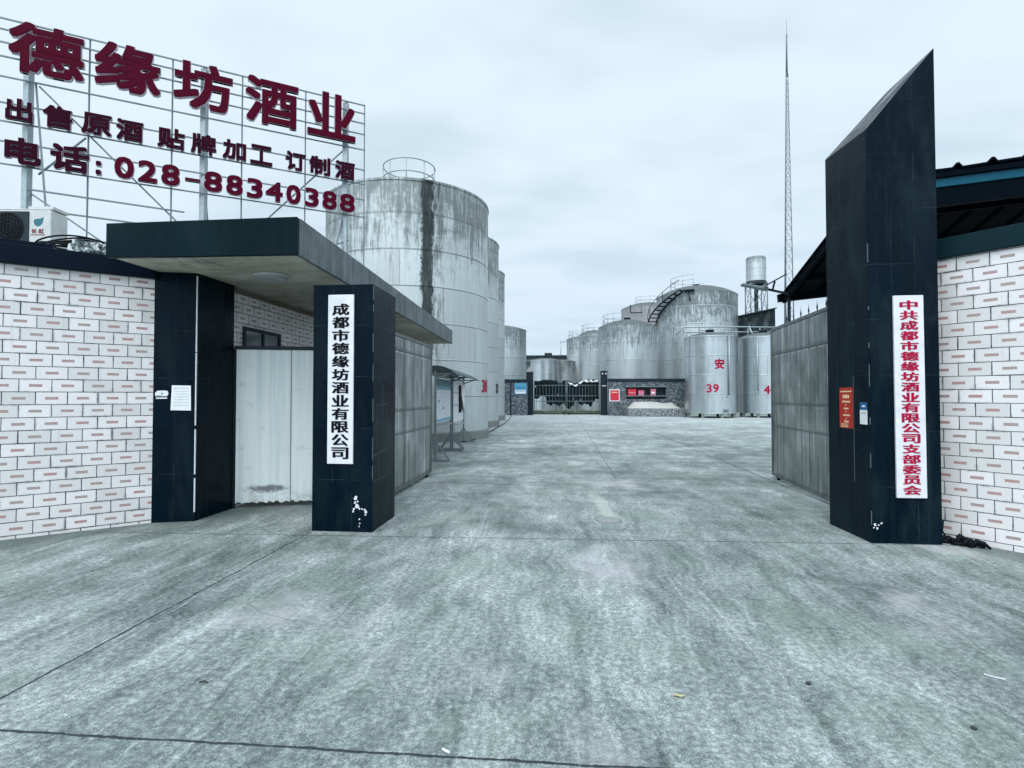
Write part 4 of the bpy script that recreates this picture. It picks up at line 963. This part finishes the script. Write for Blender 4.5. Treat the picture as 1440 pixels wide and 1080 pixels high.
for x0, x1 in ((-2.58, .20), (.24, 3.03)):
    for z in (.22, 1.16, 1.62, 2.52): b.tube([(x0, 45.9, z), (x1, 45.9, z)], .03, 6)
    for x in (x0+.03, x1-.03): b.tube([(x, 45.9, .15), (x, 45.9, 3.0)], .03, 6)
    k = x0+.25
    while k < x1-.1: b.tube([(k, 45.9, .22), (k, 45.9, 2.9 if int(k*7) % 2 else 2.52)], .011, 6); k += .27
b.build('bars', M_steel, fg)
for x in (0, .42): MB().tube([(x, 45.86, 0), (x, 45.86, .2)], .05, 8).build('drop_bolt', M_darksteel, fg)
tp_ = MB(); random.seed(14); n = 72; F = []
zb = 1.0; 
for i in range(n+1):
    x = -2.56+5.58*i/n
    e = .98+.16*math.sin(x*2.3)+.10*math.sin(x*7.1+1)+.06*math.sin(x*19)+random.uniform(-.03, .03)
    if -2.56 < x < -1.5: e = 1.5+.16*math.sin(x*6)+random.uniform(-.03, .03)
    if .0 < x < .9: e = .45+abs(x-.4)*.9+.05*math.sin(x*21)+random.uniform(-.03, .03)
    if x > 2.4: e += .25
    tz = 2.98+.05*math.sin(x*3.3)+random.uniform(-.05, .03)
    if -.6 < x < 0: tz -= .18*math.sin((x+.6)*math.pi/.6)
    if .3 < x < 1.4: tz -= .26*math.sin((x-.3)*math.pi/1.1)
    F.append((x, e, tz))
cols = []
for x, e, tz in F:
    cols.append([[tp_.v((x, 46.02+.05*math.sin(x*11+z*2)+.02*math.sin(x*31)+th, z)) for z in [e+(tz-e)*k/8 for k in range(9)]] for th in (0, .012)])
for i in range(n):
    for k in range(8):
        if random.random() < .004: continue
        a, c = cols[i], cols[i+1]
        tp_.f([a[0][k], c[0][k], c[0][k+1], a[0][k+1]], True); tp_.f([c[1][k], a[1][k], a[1][k+1], c[1][k+1]], True)
    tp_.f([cols[i][0][0], cols[i][1][0], cols[i+1][1][0], cols[i+1][0][0]]); tp_.f([cols[i][0][8], cols[i+1][0][8], cols[i+1][1][8], cols[i][1][8]])
tag(tp_.build('tarpaulin', M_tarp, None, (.2, 46.02, .3)), 'torn dark tarpaulin hung behind the bars of the far gate', 'tarpaulin')
cr = MB(); random.seed(31)     # pale crumpled sheet over the top rail
pts = []
for i in range(40):
    x = .35+2.55*i/39; zc = 2.86-.34*math.sin(min(1, i/18)*math.pi)*(i < 18)-.05*math.sin(i*.8)+random.uniform(-.03, .03)
    pts.append((x, zc, .02+.09*abs(math.sin(i*.47))*random.uniform(.4, 1)))
L0 = [[cr.v((x, 45.84+.03*math.sin(i*2.1), z-h)), cr.v((x, 45.80+.05*math.sin(i*1.7), z)), cr.v((x, 45.86, z+h))] for i, (x, z, h) in enumerate(pts)]
for i in range(39):
    for k in range(2): cr.f([L0[i][k], L0[i+1][k], L0[i+1][k+1], L0[i][k+1]])
o = cr.build('plastic_sheet', M_paper, None, (1.6, 45.8, 2.7)); so = o.modifiers.new('solid', 'SOLIDIFY'); so.thickness = .01
tag(o, 'crumpled pale plastic strip caught along the top of the far gate', 'plastic sheet')
# ground behind the far gate
b = MB(); b.box(-14, 24, 46.95, 95, -.25, -.002); struct(b.build('far_ground', mat('mossy_earth', (.20, .25, .22), .95)))
b = MB(); random.seed(6)
for k in range(2600):
    x = random.uniform(-4, 5); y = 47.2+random.random()**1.5*8; h = random.uniform(.08, .32); a = random.uniform(0, 6.3); dx, dy_ = .03*math.cos(a), .03*math.sin(a)
    b.f([b.v((x-dx, y-dy_, 0)), b.v((x+dx, y+dy_, 0)), b.v((x+random.uniform(-.1, .1), y+random.uniform(-.1, .1), h))])
o = b.build('grass', M_grass, None, (0, 50, 0)); o['kind'] = 'stuff'; o['label'] = 'rough weeds growing behind the far gate'; o['category'] = 'grass'

# ---- far shed, dark building, water tower, mast
fs = thing('far_shed', 'long low dark shed with a flat roof behind the low tanks', 'shed', (-2, 74, 0))
MB().box(-9, 3.5, 72.6, 78, 0, 6.2).build('wall', M_shedwall, fs); MB().box(-9.4, 3.9, 71.8, 78.4, 6.75, 7.1).build('roof', M_darksteel, fs)
MB().box(-9.2, 3.7, 72.2, 77.8, 6.22, 6.72).build('fascia', M_steel, fs)
for x in (-6, -3.9, .4): MB().box(x, x+1.5, 72.5, 72.595, .1, 5.2).build('doorway', M_black, fs)
b = MB(); b.tube([(-4.6, 72.1, 6.0), (-3.4, 72.1, 6.0)], .08, 6); b.tube([(-.5, 72.0, 8.9), (6, 72.0, 8.9)], .05, 6)
for x in (-.4, 1.2, 2.8): b.tube([(x, 72.2, 7.05), (x, 72.1, 8.9)], .04, 6)
b.build('roof_rail', M_galv, fs)
MB().box(-2.6, -1.6, 72.3, 73, 7.102, 7.45).build('roof_vent', M_darksteel, fs)
db = thing('dark_building', 'blackened concrete building with a sloping parapet between the big tank and the gate', 'building', (20, 58, 0))
b = MB(); b.hexa([(15.5, 56, 0), (21.25, 56, 0), (21.25, 66, 0), (15.5, 66, 0), (15.5, 56, 9.2), (21.25, 56, 10.42), (21.25, 66, 10.42), (15.5, 66, 9.2)]); b.build('wall', M_darkwall, db)
b = MB(); b.bar((15.4, 55.95, 9.24), (21.35, 55.95, 10.49), .3, .1); b.build('parapet_cap', M_darksteel, db)
lb = thing('low_outbuilding', 'low dark roofed outbuilding under the mast behind the right gate leaf', 'building', (25, 58, 0))
MB().box(21.6, 30, 57, 63, 0, 8.0).build('wall', M_shedwall, lb); b = MB(); b.hexa([(21.4, 56.6, 8.01), (30.4, 56.6, 8.01), (30.4, 63.4, 8.01), (21.4, 63.4, 8.01), (21.6, 57.2, 8.3), (30, 57.2, 8.9), (30, 63, 8.9), (21.6, 63, 8.3)]); b.build('roof', M_roof, lb)
wt = thing('water_tower', 'grey cylindrical water tank raised on a lattice stand beside the mast', 'water tower', (21.85, 63, 0))
MB().lathe([(0, 14.62), (1.06, 14.64), (1.06, 16.0), (1.08, 16.02), (1.06, 16.04), (1.06, 17.3), (.95, 17.42), (0, 17.5)], 21.85, 63, 40, shell=True).build('tank_drum', M_old2, wt)
MB().lathe([(1.12, 14.35), (1.12, 14.6), (.2, 14.6)], 21.85, 63, 40).build('drum_base', M_darksteel, wt)
b = MB(); cs = [(20.95, 62.1), (22.75, 62.1), (22.75, 63.9), (20.95, 63.9)]; zs = [0, 2.8, 5.6, 8.4, 11.2, 14.3]
for x, y in cs: b.bar((x, y, 0), (x, y, 14.4), .10)
for k in range(5):
    for i in range(4):
        p, q = cs[i], cs[(i+1) % 4]; b.bar((*p, zs[k]), (*q, zs[k+1]), .05); b.bar((*q, zs[k]), (*p, zs[k+1]), .05); b.bar((*p, zs[k+1]), (*q, zs[k+1]), .06)
b.build('lattice_stand', M_steel, wt); MB().tube([(21.85, 63, 0), (21.85, 63, 14.5)], .22, 10).build('riser_pipe', M_darksteel, wt)
ms = thing('lattice_mast', 'very tall thin tapering lattice mast against the sky', 'mast', (32.05, 80, 0))
b = MB(); zt = 50.5
def half(z): return .82-.68*min(1, z/48.5)
def mp(i, z):
    a = R(90+120*i+15); h = half(z)*1.15; return (32.05+h*math.cos(a)+.33*z/55, 80+h*math.sin(a), z)
zz = 0.0; lev = [0.0]
while zz < 47: zz += max(1.0, half(zz)*3.1); lev.append(min(zz, 48.5))
for i in range(3): b.tube([mp(i, 0), mp(i, 25), mp(i, 48.5)], [.085, .07, .05], 6)
for k in range(len(lev)-1):
    for i in range(3):
        j = (i+1) % 3; b.bar(mp(i, lev[k]), mp(j, lev[k+1]), .03); b.bar(mp(j, lev[k]), mp(i, lev[k+1]), .03); b.bar(mp(i, lev[k+1]), mp(j, lev[k+1]), .035)
b.build('lattice', M_steel, ms)
MB().tube([(32.34, 80, 48), (32.37, 80, 53.4), (32.38, 80, 54.2)], [.16, .10, .13], 8).build('top_pole', M_steel, ms); MB().tube([(32.38, 80, 54.1), (32.39, 80, 56.5)], .025, 6).build('lightning_rod', M_steel, ms)

# ---- notice boards
def noticeboard(label, a, c, zl, zh, kind):
    a, c = Vector(a), Vector(c); u = (c-a).normalized(); n = Vector((u.y, -u.x)); n = n if n.x > 0 else -n
    t = thing('notice_board', label, 'notice board', (*((a+c)/2), 0), 'notice boards in the yard'); L = (c-a).length
    def P(s, d, z): q = a+u*s+n*d; return (q.x, q.y, z)
    for s, wd in ((0, .05), (L, .05)):
        b = MB(); b.bar(P(s, 0, 0), P(s, 0, zh+.18), wd); b.bar(P(s, -.35, .025), P(s, .35, .025), .05); b.bar(P(s, .0, .50), P(s, .35, .03), .04); b.bar(P(s, .0, .50), P(s, -.35, .03), .04); b.build('post', M_steel, t)
    b = MB()
    b.hexa([P(.06, -.03, zl), P(L-.06, -.03, zl), P(L-.06, .0, zl), P(.06, .0, zl), P(.06, -.03, zh), P(L-.06, -.03, zh), P(L-.06, .0, zh), P(.06, .0, zh)]); b.build('panel', M_white, t)
    def sl(b, s0, s1, z0, z1, d=.003, th=.003):
        b.hexa([P(s0, d-th, z0), P(s1, d-th, z0), P(s1, d, z0), P(s0, d, z0), P(s0, d-th, z1), P(s1, d-th, z1), P(s1, d, z1), P(s0, d, z1)])
    random.seed(17)
    if kind == 1:
        b = MB(); sl(b, .08, L-.08, zh-.20, zh-.01, .005); b.build('header', M_teal, t)
        b = MB(); sl(b, .08, L-.08, zh-.27, zh-.205, .005); sl(b, .08, L-.08, zl+.02, zl+.08, .005); b.build('band', M_sky, t)
        b = MB()
        for k in range(9):
            s0 = .2+k*(L-.4)/9
            for j in range(11):
                if random.random() < .75: z = zh-.38-j*.062; sl(b, s0, s0+(L-.4)/9*random.uniform(.5, .85), z, z+.022, .005)
        b.build('lettering', mat('pale_blue_print', (.45, .58, .68), .6), t)
        b = MB(); sl(b, .35, .55, zh-.62, zh-.54, .008); sl(b, 1.0, 1.2, zh-.80, zh-.72, .008)
        for k in range(4): sl(b, .3+k*.5, .48+k*.5, zh-.30, zh-.245, .008)
        b.build('picture', M_grey, t)
    else:
        b = MB(); sl(b, .1, L*.55, zh-.36, zh-.345, .004); sl(b, .1, L*.55, zh-.75, zh-.735, .004)
        for z in (zh-.345, zh-.735):
            for k in range(6): sl(b, .15+k*.2, .22+k*.2, z, z+.03, .006)
        b.build('lettering', M_grey, t)
        b = MB(); v = [P(L*.62, .002, zh-.05), P(L*.98, .06, zh-.08), P(L*.98, .02, zh-.95), P(L*.70, .12, zh-.92)]; b.hexa([v[3], v[2], (v[2][0], v[2][1]+.01, v[2][2]), (v[3][0], v[3][1]+.01, v[3][2]), v[0], v[1], (v[1][0], v[1][1]+.01, v[1][2]), (v[0][0], v[0][1]+.01, v[0][2])]); b.build('loose_sheet', M_paper, t)
        b = MB(); sl(b, L*.52, L*.64, zh-.98, zh-.10, .05, .03); b.build('dark_strip', M_black, t)
    for z in (zl-.12, zh+.05): MB().bar(P(0, 0, z), P(L, 0, z), .05).build('rail', M_galv, t)
    # arched sheet canopy
    b = MB(); m = 10; top, bot = [], []
    for k in range(m+1):
        d = -.42+.95*k/m; z = zh+.30-.20*((d-.02)/.5)**2
        top.append((P(-.12, d, z), P(L+.12, d, z))); bot.append((P(-.12, d, z-.02), P(L+.12, d, z-.02)))
    for k in range(m):
        b.quad(top[k][0], top[k][1], top[k+1][1], top[k+1][0], True); b.quad(bot[k+1][0], bot[k+1][1], bot[k][1], bot[k][0], True)
        b.quad(bot[k][0], top[k][0], top[k+1][0], bot[k+1][0]); b.quad(bot[k+1][1], top[k+1][1], top[k][1], bot[k][1])
    b.quad(bot[0][0], bot[0][1], top[0][1], top[0][0]); b.quad(bot[m][1], bot[m][0], top[m][0], top[m][1])
    bmesh.ops.recalc_face_normals(b.bm, faces=b.bm.faces); b.build('canopy', mat('smoked_canopy_sheet', (.010, .045, .055), .4, spec=.2), t)
    b = MB()
    for s in (0, L): b.bar(P(s, -.38, zh+.10), P(s, .46, zh+.10), .03); b.bar(P(s, 0, zh-.02), P(s, .42, zh+.12), .03)
    b.build('bracket', M_steel, t)
    return t
noticeboard('notice board with a blue header under an arched canopy, nearer of the two', (-3.14, 12.86), (-3.27, 15.25), .93, 2.05, 1)
noticeboard('plain white notice board with a loose hanging sheet, farther of the two', (-3.30, 15.62), (-3.47, 18.3), .80, 2.05, 2)

# ---- small things on the ground
mh = thing('manhole_cover', 'small grey manhole cover set in the concrete of the drive', 'manhole', (.565, 6.99, 0))
MB().lathe([(.155, .001), (.155, .010), (.14, .014), (0, .015)], .565, 7.0, 40).build('lid', M_conc, mh)
MB().lathe([(.156, .001), (.156, .006), (.172, .006), (.174, .001)], .565, 7.0, 40).build('frame', M_plinth, mh)
ho = MB(); ho.tube([(-3.5, 18.0, .03), (-3.25, 18.6, .03), (-3.2, 21.0, .03), (-3.28, 25, .03), (-3.4, 30, .03), (-3.7, 36, .03), (-4.3, 43.9, .03)], .018, 6)
tag(ho.build('hose', M_rubber, None, (-3.3, 25, 0)), 'black hose lying along the foot of the left row of tanks', 'hose')
db_ = thing('debris_bag', 'crumpled black rubber and cable scrap lying at the foot of the right wall', 'rubbish', (4.3, 6.3, 0))
b = MB(); random.seed(12)
def lump(b, cx, cy, cz, rx, ry, rz_, n=14, m=8):
    rows = []
    for j in range(m+1):
        th = math.pi*j/m; rows.append([b.v((cx+rx*math.sin(th)*math.cos(k*2*math.pi/n)*random.uniform(.85, 1.12), cy+ry*math.sin(th)*math.sin(k*2*math.pi/n)*random.uniform(.85, 1.12), cz+rz_*math.cos(th)*random.uniform(.85, 1.1))) for k in range(n)])
    for j in range(m):
        for k in range(n): b.f([rows[j+1][k], rows[j+1][(k+1) % n], rows[j][(k+1) % n], rows[j][k]], True)
for k in range(9):
    x0, y0 = 4.13+k*.026, 6.33-k*.028
    b.tube([(x0-.06+random.uniform(-.02, .02), y0+random.uniform(-.03, .03), .012), (x0-.02, y0+random.uniform(-.03, .02), random.uniform(.03, .10)), (x0+.03, y0+random.uniform(-.04, .01), random.uniform(.03, .09)), (x0+.07, y0-.06+random.uniform(-.03, .02), .012)], [.016, random.uniform(.02, .035), random.uniform(.018, .03), .012], 7)
lump(b, 4.26, 6.20, .02, .12, .06, .03); lump(b, 4.15, 6.29, .02, .08, .05, .035); b.build('scrap', M_rubber, db_)
b = MB(); b.tube([(4.12, 6.32, .03), (4.10, 6.36, .12), (4.10, 6.36, .26)], .008, 6); b.tube([(4.16, 6.30, .03), (4.145, 6.34, .12), (4.15, 6.33, .24)], .009, 6); b.build('cable_ends', M_rubber, db_)
def litter(name, label, cat, x, y, rx, ry, rz_, m, seed):
    random.seed(seed); b = MB(); lump(b, x, y, rz_*.8, rx, ry, rz_, 9, 5); return tag(b.build(name, m, None, (x, y, 0)), label, cat)
litter('pebble', 'small dark pebble in the middle right of the foreground concrete', 'pebble', 1.346, 3.139, .016, .013, .010, M_stone, 1)
litter('pebble', 'small dark pebble near the bottom right corner of the concrete', 'pebble', 1.956, 2.80, .015, .012, .009, M_stone, 2)
b = MB(); b.tube([(-.55, 2.405, .006), (-.513, 2.385, .006)], .006, 8); o = b.build('cigarette_butt', M_paper, None, (-.53, 2.39, 0)); tag(o, 'white cigarette butt on the near slab joint', 'cigarette butt')
b = MB(); b.bar((2.40, 3.35, .004), (2.425, 3.315, .006), .010, .004); b.bar((2.425, 3.315, .006), (2.475, 3.30, .004), .010, .004); tag(b.build('plastic_scrap', M_white, None, (2.44, 3.31, 0)), 'bent white plastic scrap on the right foreground concrete', 'scrap')
b = MB(); pts = [(.575, 2.95), (.59, 2.965), (.615, 2.962), (.64, 2.945), (.615, 2.936), (.59, 2.938)]
vs = [b.v((x, y, .006+.004*(i % 2))) for i, (x, y) in enumerate(pts)]; c_ = b.v((.605, 2.95, .010))
for i in range(6): b.f([vs[i], vs[(i+1) % 6], c_])
o = b.build('dry_leaf', M_leaf, None, (.606, 2.95, 0)); o.modifiers.new('solid', 'SOLIDIFY').thickness = .001; tag(o, 'yellow dry leaf lying in the middle of the foreground concrete', 'leaf')
b = MB(); b.tube([(-2.03, 2.83, .004), (-2.0, 2.84, .008), (-1.98, 2.83, .004)], .004, 6); tag(b.build('twig', M_stone, None, (-2.0, 2.83, 0)), 'tiny dark twig on the left foreground concrete', 'twig')
